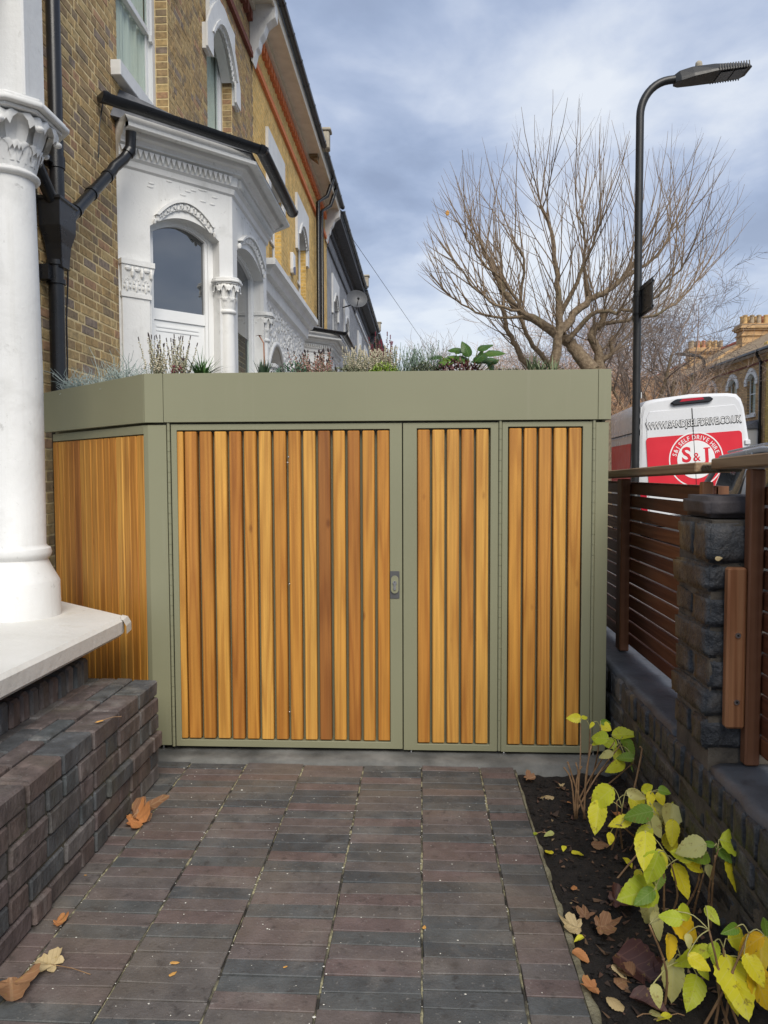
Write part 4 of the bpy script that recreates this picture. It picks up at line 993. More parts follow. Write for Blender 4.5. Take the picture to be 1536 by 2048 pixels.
def kneeler(H, y, zt):
    mb = MB(); mb.box(FX+.18, FX+.56, y, y+.24, zt-.02, zt+.36); mb.box(FX+.15, FX+.60, y-.03, y+.27, zt+.361, zt+.43); mb.build('parapet_stone', M['stone'], H, bevel=.02)
    mb = MB(TF); mb.add([(y, .3, zt), (y+.22, .3, zt), (y+.22, -4.2, zt+3.5), (y, -4.2, zt+3.5), (y, .3, zt-.3), (y+.22, .3, zt-.3), (y+.22, -4.2, zt+3), (y, -4.2, zt+3)], [(0, 1, 2, 3), (0, 4, 5, 1), (0, 3, 7, 4), (1, 5, 6, 2), (7, 6, 5, 4), (3, 2, 6, 7)]); mb.build('party_parapet', M['stock_far'], H)
eaves(HA, 3.9, 12.05, 8.48, ('dark_red_brick', 'dark_red_brick', 'cream', 0), [11.85])
mb = MB(TF); mb.box(3.9, 12.05, -8, -.32, GZ, 8.3); mb.build('house_body', M['stock_far'], HA)
# ================================================================== HOUSE B: cleaned yellow brick, bay, shared porch
def terrace(nm, label, ya, yb, wallm, wins, zt, cols, brk, surround='white', porch=None, bays=()):
    H = thing(nm, label, 'house', (FX-4, (ya+yb)/2, GZ))
    hs = [(a, b, 4.35, 6.6) for a, b in wins]
    mb = MB(TF); wall_cells(mb, ya, yb, GZ, zt-.13, hs, -.30, 0.0); wl = mb.build('front_wall', M[wallm], H)
    mb = MB(TF); mb.box(ya, yb, -8, -.31, GZ, zt-.2); mb.build('house_body', M[wallm], H)
    for a, b in wins:
        n = -.12; fr, gl = MB(TF), MB(TF); sash(fr, gl, a, b, 4.35, 6.6, n, 5.4, fw=.06, zs=6.2, rise=.30)
        W_ = fr.build('window', M['white_clean'], H); gl.build('pane', GL, W_)
        mb = MB(TF); mb.box(a-.08, b+.08, -.12, .07, 4.24, 4.349); mb.build('sill', M[surround], W_)
        mb = MB(TF); arch_panel(mb, a-.22, b+.22, 6.2, 6.98, a+.03, b-.03, 6.2, .32, .001, .05); mb.box(a-.22, a-.001, .001, .05, 5.85, 6.199); mb.box(b+.001, b+.22, .001, .05, 5.85, 6.199)
        arch_ring(mb, a+.03, b-.03, 6.2, .32, .07, .0505, .08); ornament_band(mb, a+.1, b-.1, 6.2, .24, .08, .03, 8)
        arch_panel(mb, a, b, 6.2, 6.6, a+.03, b-.03, 6.19, .31, -.12, .0)
        mb.build('arch_surround', M[surround], H)
    eaves(H, ya, yb, zt, cols, brk)
    return H
HB = terrace('terraced_house', 'second house along, of cleaned yellow brick with a second white bay and shared porch', 12.055, 21.3, 'yellow_far', [(13.2, 14.35), (16.2, 17.4)], 8.48, ('red_brick', 'red_brick', 'cream', 0), [20.9])
kneeler(HB, 17.3, 8.42)
bayB = bay(HB, 14.15, -.33)
# shared porch with ornate plaster arches
PX = FX+.55
TP = frame((PX, 0, 0), (0, 1, 0), (1, 0, 0))
mb = MB(TP); 
arch_panel(mb, 9.95, 11.65, 2.2, 3.50, 10.15, 11.45, 2.55, .42, -.16, 0); arch_panel(mb, 11.65, 13.4, 2.2, 3.50, 11.85, 13.2, 2.55, .42, -.16, 0)
for u in (9.95, 11.45, 13.2): mb.box(u+.0, u+.20 if u != 11.45 else u+.40, -.16, -.001, GZ, 2.199)
PB = mb.build('porch', M['white'], HB)
mb = MB(); pth = [(FX+.001, 9.9), (PX, 9.9), (PX, 13.45), (FX+.001, 13.45)]
mb.sweep(pth, [(.0, 3.46), (.0, 3.95), (.22, 3.90), (.22, 3.82), (.16, 3.79), (.13, 3.72), (.07, 3.70), (.06, 3.55), (.02, 3.52)]); smooth_angle(mb.build('cornice', M['white'], PB), 30)
mb = MB(); mb.prism([(FX, 9.9), (PX, 9.9), (PX, 13.4), (FX, 13.4)], 3.93, 3.98); mb.build('porch_roof', M['slate'], PB)
mb = MB(TP)
for k in range(520):
    u, z = rng.uniform(9.98, 13.35), rng.uniform(2.3, 3.5)
    m_ = (u-10.8)/.72 if u < 11.65 else (u-12.52)/.75
    if z < 2.55+.46*max(0, 1-m_*m_) and abs(m_) < 1: continue
    mb.blob((u, .002, z), (rng.uniform(.02, .045), .014, rng.uniform(.02, .05)), n=6)
for a, b in ((10.15, 11.45), (11.85, 13.2)): arch_ring(mb, a, b, 2.55, .42, .07, .001, .04)
mb.build('plaster_ornament', M['white'], PB, smooth=True)
for u in (10.05, 11.65): 
    Tc = frame((PX-.02, u, 0), (1, 0, 0), (0, 1, 0)); mb = MB(Tc); mb.lathe([(.12, GZ), (.12, 2.2)], n=20); smooth_angle(mb.build('column', M['white'], PB), 40)
    capital(PB, Tc, .11, 2.2, 2.62, .19, 8)
# party corbels on the porch roof
mb = MB(TF)
for k in range(5): mb.box(11.3+k*.09, 11.37+k*.09, .3, .62, 3.96, 4.06+.03*k)
mb.build('roof_tile_stack', M['stone'], PB)
# alarm box
p = onX(588, 528, FX+.06); mb = MB(TF); mb.face([(p.y-.10, p.z-.20), (p.y+.10, p.z-.20), (p.y+.13, p.z-.12), (p.y+.13, p.z+.2), (p.y-.13, p.z+.2), (p.y-.13, p.z-.12)], 0.001, .07)
AB = mb.build('alarm_box', M['white_clean'], HB, bevel=.01)
mb = MB(TF); mb.face([(p.y-.10, p.z-.195), (p.y+.10, p.z-.195), (p.y+.128, p.z-.12), (p.y+.128, p.z-.02), (p.y-.128, p.z-.1), (p.y-.128, p.z-.12)], .0705, .074); mb.build('blue_panel', mk('blue_plastic', [(.3, (.01, .01, .09)), (.7, (.015, .015, .12))], .4, 4, 2, 0), AB)
# downpipes at the party wall
for (px, dx) in ((637, 0), (644, .02)):
    q = onX(px, 560, FX+.10); pipe(HB, [(FX+.10, q.y, GZ), (FX+.10, q.y, 7.75), (FX+.30, q.y+.2, 7.95), (FX+.44, q.y+.25, 8.38)], .05, 'drainpipe')
# ================================================================== further houses
HC = terrace('terraced_house', 'third house along, of grey painted brick with dark grey eaves and dark arched windows', 21.305, 30.2, 'grey_far', [(22.6, 23.9), (26.0, 27.2)], 8.40, ('grey_dark', 'grey_dark', 'grey_dark', 0) if False else ('slate', 'slate', 'slate', 0), [29.8], surround='white')
kneeler(HC, 29.9, 8.40)
HD = terrace('terraced_house', 'fourth house along, pale grey rendered with white arched windows', 30.205, 39.2, 'grey_far', [(31.6, 32.8), (35.2, 36.4)], 8.35, ('white', 'slate', 'slate', 0), [38.8])
kneeler(HD, 38.9, 8.35)
HE = terrace('terraced_house', 'farthest visible house of the left terrace, dark roofed at the end of the row', 39.205, 62, 'yellow_far', [(41, 42.2), (45, 46.2), (50, 51.2)], 8.3, ('red_brick', 'slate', 'slate', 0), [47.8, 56.8])
kneeler(HE, 50, 8.3)
bay(HC, 23.2, -.35, hi=False)
# satellite dish on house C
sd_ = thing('satellite_dish', 'grey round satellite dish on the grey painted house', 'satellite dish', (FX+.03, 24.5, 6.5))
pc = onX(713, 600, FX+.48)
mb = MB(frame((pc.x, pc.y, pc.z), (1, 0, 0), (0, 1, 0))); vs = []; fs = []
dn = Vector((.25, -.93, .25)).normalized(); da = dn.cross(Vector((0, 0, 1))).normalized(); db = da.cross(dn)
K, J = 24, 5
for j in range(J+1):
    rr = .33*j/J
    for k in range(K):
        t = 2*math.pi*k/K; q = da*rr*math.cos(t)*1.05+db*rr*math.sin(t)*.92 + dn*(.10*(rr/.33)**2); vs.append(tuple(q))
for j in range(J):
    for k in range(K): fs.append((j*K+k, j*K+(k+1) % K, (j+1)*K+(k+1) % K, (j+1)*K+k))
mb.add(vs, fs); mb.build('dish', mk('grey_dish_metal', [(.3, (.085, .09, .10)), (.7, (.11, .115, .125))], .5, 4, 2, 0), sd_, smooth=True, fix=False)
mb = MB(); mb.tube([(FX+.0, pc.y+.2, pc.z-.2), (FX+.25, pc.y+.1, pc.z-.15), (pc.x, pc.y+.05, pc.z)], .02, 8); mb.tube([tuple(pc-Vector((0, 0, .3))), tuple(pc+dn*.35-Vector((0, 0, .12)))], .012, 6); mb.blob(tuple(pc+dn*.36-Vector((0, 0, .12))), .045, n=8); mb.build('dish_arm', M['blackpipe'], sd_)
# overhead cable
a, b = onX(700, 470, FX+.5), onY(905, 752, 48); mid = a.lerp(b, .5)-Vector((0, 0, .25))
mb = MB(); mb.tube([a.lerp(mid, t/6) if t < 6 else mid.lerp(b, (t-6)/6) for t in range(13)], .008, 5); o = mb.build('overhead_cable', M['blackpipe']); tag(o, 'thin telephone cable falling from the left roofs across the sky', 'cable')
# ================================================================== RIGHT TERRACE across the road
RX = 16.0
TR = lambda p: Vector((RX - p[1], p[0], p[2]))           # u along the street, n towards the road
def rhouse(label, ya, yb, wallm, wins, pipe_y=None, chim=True, dark=False):
    H = thing('terraced_house', label, 'house', (RX+4, (ya+yb)/2, -.1))
    hs = [(a, b, 3.95, 6.0) for a, b in wins]
    mb = MB(TR); 
    us = sorted({ya, yb, *[h[0] for h in hs], *[h[1] for h in hs]}); zs_ = [-.1, 3.95, 6.0, 6.85]
    for i in range(len(us)-1):
        for j in range(3):
            cu, cz = (us[i]+us[i+1])/2, (zs_[j]+zs_[j+1])/2
            if any(h[0] < cu < h[1] and h[2] < cz < h[3] for h in hs): continue
            mb.box(us[i], us[i+1], -.3, 0, zs_[j], zs_[j+1])
    wl = mb.build('front_wall', M[wallm], H)
    mb = MB(TR); mb.box(ya, yb, -8, -.31, -.1, 6.8); mb.build('house_body', M[wallm], H)
    for a, b in wins:
        fr, gl = MB(TR), MB(TR); sash(fr, gl, a, b, 3.95, 6.0, -.12, 4.95, fw=.07, zs=5.65, rise=.25); W_ = fr.build('window', M['white_clean'], H); gl.build('pane', GLS, W_)
        cu = MB(TR); cu.box(a, b, -.29, -.27, 3.95, 6.0); cu.build('curtain', CURT, W_)
        mb = MB(TR); mb.box(a-.1, b+.1, -.12, .09, 3.80, 3.949); mb.build('sill', M['white'], W_)
        mb = MB(TR); arch_ring(mb, a-.0, b+.0, 5.62, .30, .27, .001, .06, legs=.25); arch_panel(mb, a, b, 5.6, 6.0, a+.04, b-.04, 5.6, .28, -.119, -.001); mb.build('arch_surround', M['white'], H)
    mb = MB(TR); mb.box(ya, yb, .001, .04, 6.28, 6.36); mb.build('string_course', M['dark_red_brick'], H)
    mb = MB(TR); mb.box(ya, yb, .001, .30, 6.72, 6.80); mb.build('soffit', M['slate' if dark else 'white'], H)
    mb = MB(TR); mb.box(ya, yb, .31, .44, 6.74, 6.86); mb.build('gutter', M['blackpipe'], H, bevel=.02)
    mb = MB(TR); v = [(ya, .40, 6.88), (yb, .40, 6.88), (yb, -4.0, 9.3), (ya, -4.0, 9.3), (ya, .40, 6.82), (yb, .40, 6.82), (yb, -4.0, 9.2), (ya, -4.0, 9.2)]
    mb.add(v, [(0, 1, 2, 3), (7, 6, 5, 4), (0, 4, 5, 1), (3, 2, 6, 7), (0, 3, 7, 4), (1, 5, 6, 2)]); rf = mb.build('roof', M['rtile'], H)
    mb = MB(TR); v = [(yb-.25, .1, 7.15), (yb+.05, .1, 7.15), (yb+.05, -4.0, 9.62), (yb-.25, -4.0, 9.62), (yb-.25, .1, 6.8), (yb+.05, .1, 6.8), (yb+.05, -4.0, 9.1), (yb-.25, -4.0, 9.1)]
    mb.add(v, [(0, 1, 2, 3), (7, 6, 5, 4), (0, 4, 5, 1), (3, 2, 6, 7), (0, 3, 7, 4), (1, 5, 6, 2)]); mb.build('party_parapet', M[wallm], H)
    mb = MB(TR); mb.tube([(ya, -4.0, 9.34), (yb, -4.0, 9.34)], .12, 6); mb.build('ridge_tile', M['ridge'], H)
    if chim:
        mb = MB(TR); c = yb-.1
        for (w_, z0, z1) in ((0, 7.4, 8.75), (.07, 8.751, 8.82), (0, 8.821, 9.05), (.10, 9.051, 9.15), (.18, 9.151, 9.25), (.10, 9.251, 9.38), (.02, 9.381, 9.44)):
            mb.box(c-.42-w_, c+.42+w_, -4.3-w_, -1.9+w_, z0, z1)
        ch = mb.build('chimney', M['right_far_x' if wallm == 'right_far' else 'right_ochre'] if False else M[wallm], rf)
        for r_ in range(2):
            for k in range(6):
                mb = MB(TR); uu, nn = c-.2+.4*r_, -2.12-.38*k; mb.lathe([(.12, 9.441), (.105, 9.85), (.13, 9.86), (.13, 9.92), (.10, 9.93)], uu, nn, n=10); mb.build('chimney_pot', M['pot'], rf)
    if pipe_y: mb = MB(TR); mb.tube([(pipe_y, .12, 0), (pipe_y, .12, 6.3), (pipe_y, .36, 6.75)], .07, 8); mb.build('drainpipe', M['blackpipe'], H)
    # ground floor bay roof and front
    for a, b in wins[:1]:
        mb = MB(TR); mb.box(a-.7, b+.7, .001, .8, -.1, 3.2); mb.build('bay_window', M['white'], H, bevel=.03)
        mb = MB(TR); v = [(a-.8, .95, 3.201), (b+.8, .95, 3.201), (b+.5, .001, 3.65), (a-.5, .001, 3.65), (a-.8, .001, 3.201), (b+.8, .001, 3.201)]
        mb.add(v, [(0, 1, 2, 3), (0, 3, 4), (1, 5, 2), (4, 5, 1, 0)]); mb.build('bay_roof', M['slate'], H)
    return H
rhouse('brown brick house across the road with three white arched windows behind the van', 36.7, 44.6, 'right_far', [(37.75, 38.7), (39.95, 41.0), (42.75, 43.8)], 36.95)
rhouse('ochre brick house across the road cut off at the right edge', 29.0, 36.65, 'right_ochre', [(31.0, 32.0), (34.2, 35.1)])
rhouse('next brown brick house across the road partly behind bare twigs', 44.65, 53.0, 'right_far', [(45.2, 46.1), (48.0, 48.9), (50.4, 51.3)], dark=True)
rhouse('farthest brown house across the road hidden behind the bare trees', 53.05, 75.0, 'right_far', [(55, 55.9), (58, 58.9), (62, 62.9)], dark=True)
# ================================================================== STREET LAMPS
def lamp(label, x, y, side, h=5.55, sc=1.0, signs=True, cam=True):
    L = thing('street_lamp', label, 'street lamp', (x, y, -.06), group=None)
    s = side
    mb = MB(); mb.tube([(x, y, -.06), (x, y, .9)], .065*sc, 16); mb.tube([(x, y, .9), (x, y, .96)], [.065*sc, .050*sc], 16, cap=False)
    pts = [(x, y, .96), (x, y, h-.35)]
    for k in range(1, 11):
        a = math.pi/2*k/10*.93; pts.append((x+s*.35*(1-math.cos(a)), y, h-.35+.40*math.sin(a)))
    e = pts[-1]; pts.append((e[0]+s*.10, y, e[2]+.012))
    mb.tube(pts, .045*sc, 16); P = mb.build('pole', M['blackpipe'] if signs else M['lampgrey'], L); smooth_angle(P, 50); P.data.materials.clear(); P.data.materials.append(M['lampgrey'])
    hx, hz = e[0]+s*.06, e[2]+.01
    T = lambda p: Vector((hx+s*(.97*p[0]*math.cos(.10)-p[2]*math.sin(.10)), y+p[1], hz+p[0]*math.sin(.10)+p[2]*math.cos(.10)))
    mb = MB(T)
    sec = [(0, .05, -.07, .04), (.06, .085, -.075, .075), (.2, .12, -.06, .095), (.45, .15, -.045, .085), (.80, .15, -.035, .045), (.86, .10, -.028, .03)]
    vs = []; fs = []
    for (u, w_, z0, z1) in sec: vs += [(u, -w_, z0), (u, w_, z0), (u, w_*.95, z0+.3*(z1-z0)), (u, w_*.6, z1), (u, -w_*.6, z1), (u, -w_*.95, z0+.3*(z1-z0))]
    for i in range(len(sec)-1): fs += [(i*6+j, i*6+(j+1) % 6, (i+1)*6+(j+1) % 6, (i+1)*6+j) for j in range(6)]
    fs += [tuple(range(6))[::-1], tuple((len(sec)-1)*6+j for j in range(6))]
    vs = [(a_, b_, c_*.85) for a_, b_, c_ in vs]; mb.add(vs, fs); hd = mb.build('lamp_head', M['lampgrey'], L, bevel=.004)
    mb = MB(T); mb.box(.50, .64, -.11, .11, -.0475, -.0435); mb.box(.66, .80, -.11, .11, -.043, -.038); mb.build('lens', mk('lamp_lens', [(.3, g3(.14)), (.7, g3(.2))], .2, 4, 2, 0) if 'lamp_lens' not in bpy.data.materials else bpy.data.materials['lamp_lens'], hd)
    for v0, v1 in ((-.158, -.1505), (.1505, .158)):
        mb = MB(T)
        for k in range(12): mb.box(.47+k*.03, .482+k*.03, v0, v1, -.04, .03)
        mb.build('cooling_fins', M['lampgrey'], hd, kind='stuff')
    mb = MB(T); mb.lathe([(.038, .09), (.040, .125), (.034, .15), (.012, .165)], .30, 0, n=14); mb.lathe([(.05, -.0), (.05, .0)], .3, 0) if False else None; smooth_angle(mb.build('photocell', M['stone'], hd), 60)
    return L
M['lampgrey'] = mk('dark_grey_lamp_paint', [(.3, g3(.010)), (.7, g3(.017))], .42, 6, 4, .1, 60, .002)
LX, LY = 2.50, 9.1
L1 = lamp('tall dark street lamp standing behind the store fence with two signs', LX, LY, 1, 5.60)
def sign_plate(ya, yb, z0, z1, x):
    mb = MB(); mb.box(x-.006, x+.006, ya, yb, z0, z1); s_ = mb.build('sign_plate', M['blackpipe'], L1)
    for za_ in (z1-.055, z0+.03): mb = MB(); mb.box(x-.016, x+.016, ya, yb, za_, za_+.025); mb.build('sign_rail', M['blackpipe'], s_)
    mb = MB()
    for z in (z0+.042, z1-.042): mb.tube([(LX, LY, z-.012), (LX, LY, z+.012)], .052, 14)
    mb.build('sign_clip', M['lampgrey'], s_)
sign_plate(8.62, 9.06, onY(1283, 635, 9.05).z, onY(1283, 572, 9.05).z, LX+.03)
sign_plate(9.15, 9.34, onY(1265, 640, 9.2).z, onY(1265, 588, 9.2).z, LX+.012)
mb = MB()
for zz in (1.62, 1.75, 1.88, 2.05): mb.box(LX+.045, LX+.052, LY-.03, LY+.01, zz, zz+.07)
mb.build('sticker', M['white_clean'], L1)
p = onY(1408, 780, 32.7); lamp('distant street lamp leaning its arm leftwards in front of the far houses', p.x, 32.7, -1, 5.95, 1.3, signs=False)
# ================================================================== VAN
VL = onY(1281, 945, 13.0)
VT = R(4.2)
VAN = thing('parked_van', 'white high roofed hire van with red panels parked beyond the fence', 'van', (3.69, 13.0, -.11), rot=(0, -VT, R(-4.5)))
VAN.scale = (.95, 1, 1)
VH, VW = 2.50, 1.98
red = mk('red_vinyl', [(.3, (.60, .012, .028)), (.7, (.68, .018, .035))], .35, 2, 2, 0)
vwhite = mk('van_white_paint', [(.3, (.62, .63, .65)), (.7, (.70, .71, .73))], .25, 1.2, 3, .04, 3, .01)
def vsec(y, w0, w1, z0, zs, zt, rr=.16):
    """body section at y: half widths at sill and roof"""
    c = VW/2; P = []
    pr = [(w0, z0), (w0+.02, z0+.5), (w0+.01, zs), (w1+.03, zt-rr*1.6), (w1-.01, zt-rr*.7), (w1-rr*.5, zt-rr*.18), (w1-rr*1.4, zt), (0, zt+.035)]
    for x, z in pr: P.append((c+x, y, z))
    for x, z in pr[-2::-1]: P.append((c-x, y, z))
    return P
secs = [vsec(.0, .88, .80, .42, 1.3, VH-.06), vsec(.04, .95, .84, .38, 1.3, VH-.01), vsec(.25, .97, .86, .36, 1.3, VH), vsec(4.1, .97, .86, .36, 1.3, VH), vsec(4.6, .97, .82, .36, 1.25, VH-.25), vsec(5.25, .96, .80, .36, 1.1, 1.45), vsec(5.85, .90, .72, .36, .9, 1.12), vsec(5.98, .8, .6, .4, .7, 1.0)]
q = len(secs[0]); vs = [p for s_ in secs for p in s_]; fs = [(i*q+j, i*q+j+1, (i+1)*q+j+1, (i+1)*q+j) for i in range(len(secs)-1) for j in range(q-1)]
fs += [tuple(range(q))[::-1], tuple((len(secs)-1)*q+j for j in range(q))] + [(i*q, (i+1)*q, (i+1)*q+q-1, i*q+q-1) for i in range(len(secs)-1)]
mb = MB(); mb.add(vs, fs); body = mb.build('body', vwhite, VAN, local=True); smooth_angle(body, 32)
def vp(name, m, fn, parent=None, **k):
    mb = MB(); fn(mb); return mb.build(name, m, parent or VAN, local=True, **k)
cxv = VW/2
# rear doors proud of the body
def rdoor(a, b, nm='rear_door'):
    def f(mb):
        n = 8; P = [(a, .55), (b, .55), (b, 1.3), (b-(.035 if b > cxv+.1 else 0), VH-.30)] 
        mb.face([(a, .55), (b, .55), (b-(.05 if b > cxv+.1 else 0), VH-.32), (b-(.11 if b > cxv+.1 else 0), VH-.21), (a+(.11 if a < cxv-.1 else 0), VH-.21), (a+(.05 if a < cxv-.1 else 0), VH-.32)], -.012, .02)
    return vp(nm, vwhite, f, bevel=.006)
dl = rdoor(cxv-.82, cxv-.004); dr = rdoor(cxv+.004, cxv+.82)
# red field, ring, disc on the doors (flat vinyl)
def rz(y): return y
ZR1, ZR0 = 1.86, .95
def rectround(x0, x1, z0, z1, r=.06, n=5):
    return rrect((x0+x1)/2, (z0+z1)/2, (x1-x0)/2, (z1-z0)/2, r, n)
vp('red_panel', red, lambda mb: mb.face(rectround(cxv-.80, cxv+.80, ZR0, ZR1), -.0155, -.0125), dl)
CXR, CZR = cxv+.02, 1.44
def ringf(mb, r0, r1, y0, y1, n=56):
    vs = []; 
    for k in range(n):
        t = 2*math.pi*k/n
        for r in (r0, r1):
            vs.append((CXR+r*math.cos(t), y0, CZR+r*math.sin(t)))
    fs = [(2*k, 2*k+1, (2*k+3) % (2*n), (2*k+2) % (2*n)) for k in range(n)]; mb.add(vs, fs)
vwv = M['cabinet_white']
vp('white_ring', vwv, lambda mb: ringf(mb, .435, .455, -.0175, 0), dl, fix=False)
vp('white_disc', vwv, lambda mb: mb.face([(CXR+.315*math.cos(2*math.pi*k/48), CZR+.315*math.sin(2*math.pi*k/48)) for k in range(48)], -.0185, -.0165), dl)
def text_geo(ch, size, bold=.0):
    cu = bpy.data.curves.new('t', 'FONT'); cu.body = ch; cu.size = size; cu.offset = bold; cu.resolution_u = 3; cu.extrude = 0
    o = bpy.data.objects.new('t', cu); C.objects.link(o); dg = bpy.context.evaluated_depsgraph_get(); me = bpy.data.meshes.new_from_object(o.evaluated_get(dg))
    V = [v.co.copy() for v in me.vertices]; F_ = [tuple(p.vertices) for p in me.polygons]
    bpy.data.objects.remove(o); bpy.data.curves.remove(cu); bpy.data.meshes.remove(me)
    return V, F_
def text_line(mb, s, x, z, h, width, y, bold=0, m=0):
    V, F_ = text_geo(s, 1.0, bold); x0 = min(v.x for v in V); x1 = max(v.x for v in V); zz = max(v.y for v in V); sx_ = width/(x1-x0); sz = h/zz
    mb.add([(x+(v.x-x0)*sx_, y, z+v.y*sz) for v in V], F_, m)
mb = MB(); text_line(mb, 'WWW.SANDJSELFDRIVE.CO.UK', cxv-.795, 1.995, .120, 1.61, -.0165, .065); mb.build('lettering_outline', mk('black_vinyl', [(.3, g3(.012)), (.7, g3(.02))], .4, 3, 2, 0), dl, local=True, fix=False)
mb = MB(); text_line(mb, 'WWW.SANDJSELFDRIVE.CO.UK', cxv-.784, 2.002, .103, 1.578, -.0205, .004); mb.build('lettering', vwv, dl, local=True, fix=False)
def arc_text(mb, s, r, h, a0, a1, y, bold):
    adv = []
    for ch in s:
        if ch == ' ': adv.append((.30, None, 0)); continue
        V, F_ = text_geo(ch, 1.0, bold); x0 = min(v.x for v in V); x1 = max(v.x for v in V); adv.append((x1-x0+.12, (V, F_, x0, x1), 0))
    tot = sum(a[0] for a in adv); t = 0
    for w_, g, _ in adv:
        a = R(a0+(a1-a0)*(t+w_/2)/tot); t += w_
        if not g: continue
        V, F_, x0, x1 = g; ca, sa = math.cos(a), math.sin(a)
        kx = abs(R(a1-a0))*r/tot
        vs = []
        for v in V:
            lx = (v.x-(x0+x1)/2)*kx; lz = v.y*h/.72
            rr = r+lz; vs.append((CXR+rr*ca + lx*sa, y, CZR+rr*sa - lx*ca))
        mb.add(vs, F_)
mb = MB(); arc_text(mb, 'S&J SELF DRIVE HIRE', .335, .072, 168, 12, -.0185, .012); mb.build('ring_lettering', vwv, dl, local=True, fix=False)
mb = MB()
def put(ch, x0_, x1_, z0_, z1_, bold=.02):
    V, F_ = text_geo(ch, 1.0, bold); a = min(v.x for v in V); b = max(v.x for v in V); c = min(v.y for v in V); d = max(v.y for v in V)
    mb.add([(x0_+(v.x-a)/(b-a)*(x1_-x0_), -.0200, z0_+(v.y-c)/(d-c)*(z1_-z0_)) for v in V], F_)
put('S', CXR-.235, CXR-.08, CZR-.04, CZR+.22, .03); put('&', CXR-.05, CXR+.075, CZR-.03, CZR+.11, .012); put('J', CXR+.10, CXR+.21, CZR-.10, CZR+.18, .03)
mb.face([(CXR-.235, CZR+.0), (CXR-.228, CZR+.0), (CXR-.228, CZR+.045), (CXR-.235, CZR+.045)], -.0199, -.0195); mb.face([(CXR+.13, CZR+.165), (CXR+.24, CZR+.165), (CXR+.24, CZR+.185), (CXR+.13, CZR+.185)], -.0199, -.0195)
mb.build('initials', red, dl, local=True, fix=False)
vp('door_seam', M['dark'], lambda mb: mb.box(cxv-.004, cxv+.004, -.0215, -.005, .55, VH-.21), dr)
vp('brake_light', M['blackpipe'], lambda mb: mb.face([(cxv-.36, VH-.10), (cxv-.30, VH-.145), (cxv+.30, VH-.135), (cxv+.36, VH-.09), (cxv+.30, VH-.045), (cxv-.26, VH-.045)], -.06, .10), bevel=.015)
vp('brake_lens', mk('red_lens', [(.3, (.35, .005, .02)), (.7, (.45, .01, .03))], .2, 4, 2, 0), lambda mb: mb.face([(cxv-.21, VH-.095), (cxv+.20, VH-.085), (cxv+.17, VH-.048), (cxv-.16, VH-.048)], -.066, -.061))
vp('door_hinge', vwhite, lambda mb: (mb.box(cxv+.84, cxv+.93, -.03, .03, 1.62, 1.70), mb.box(cxv+.84, cxv+.93, -.03, .03, .9, .98)), bevel=.01)
vp('tail_light', bpy.data.materials['red_lens'], lambda mb: (mb.box(cxv+.84, cxv+.955, -.01, .03, .6, .95), mb.box(cxv-.955, cxv-.84, -.01, .03, .6, .95)), bevel=.01)
vp('bumper', M['blackpipe'], lambda mb: mb.box(cxv-.95, cxv+.95, -.12, .05, .36, .54), bevel=.03)
sidex = cxv-.97
vp('side_panel_red', red, lambda mb: mb.add([(sidex-.024, .55, 1.0), (sidex-.024, 3.2, 1.0), (sidex-.022, 3.2, 1.3), (sidex-.022, .55, 1.3), (sidex+.022, 3.2, 1.80), (sidex+.022, .55, 1.80)], [(0, 1, 2, 3), (3, 2, 4, 5)]), fix=False)
vp('side_rail', M['dark'], lambda mb: mb.box(cxv-.955, cxv-.94, .3, 3.9, 1.96, 1.975))
for wx in (cxv-.90, cxv+.66):
    for wy in (.95, 4.75):
        o = vp('wheel', M['dark'], lambda mb: mb.tube([(wx, wy, .33), (wx+.24, wy, .33)], .34, 20))
        vp('rim', M['metal'], lambda mb: mb.tube([(wx-.004, wy, .33), (wx+.01, wy, .33)], .2, 16), o)
vp('number_plate', mk('yellow_plate', [(.3, (.75, .5, .01)), (.7, (.8, .55, .02))], .4, 3, 2, 0), lambda mb: mb.box(cxv-.26, cxv+.26, -.13, -.121, .4, .51))
# ================================================================== CAR beyond the fence
CAR = thing('parked_car', 'silver grey hatchback parked behind the right fence panels', 'car', (3.45, 6.1, -.17))
cpaint = mk('silver_car_paint', [(.3, (.36, .38, .41)), (.7, (.42, .44, .47))], .25, 2, 2, 0, metal=.3)
def carsec(y, w0, w1, z0, zt): return [(3.45-w0, y, z0), (3.45-w0-.02, y, z0+(zt-z0)*.5), (3.45-w1, y, zt-.03), (3.45-w1+.1, y, zt), (3.45+w1-.1, y, zt), (3.45+w1, y, zt-.03), (3.45+w0+.02, y, z0+(zt-z0)*.5), (3.45+w0, y, z0)]
def loft(mb, secs):
    q = len(secs[0]); vs = [p for s_ in secs for p in s_]
    fs = [(i*q+j, i*q+(j+1) % q, (i+1)*q+(j+1) % q, (i+1)*q+j) for i in range(len(secs)-1) for j in range(q)]+[tuple(range(q))[::-1], tuple((len(secs)-1)*q+j for j in range(q))]
    mb.add(vs, fs)
mb = MB(); loft(mb, [carsec(3.7, .6, .5, .1, .55), carsec(3.78, .8, .72, .02, .68), carsec(4.8, .85, .78, .0, .80), carsec(6.9, .85, .78, .0, .84), carsec(7.55, .83, .75, .02, .80), carsec(7.72, .7, .6, .1, .7)])
cb = mb.build('body', cpaint, CAR, bevel=.012); smooth_angle(cb, 40)
def cabsec(y, w0, w1, z0, zt): return [(3.45-w0, y, z0), (3.45-w1, y, zt-.06), (3.45-w1+.08, y, zt), (3.45+w1-.08, y, zt), (3.45+w1, y, zt-.06), (3.45+w0, y, z0)]
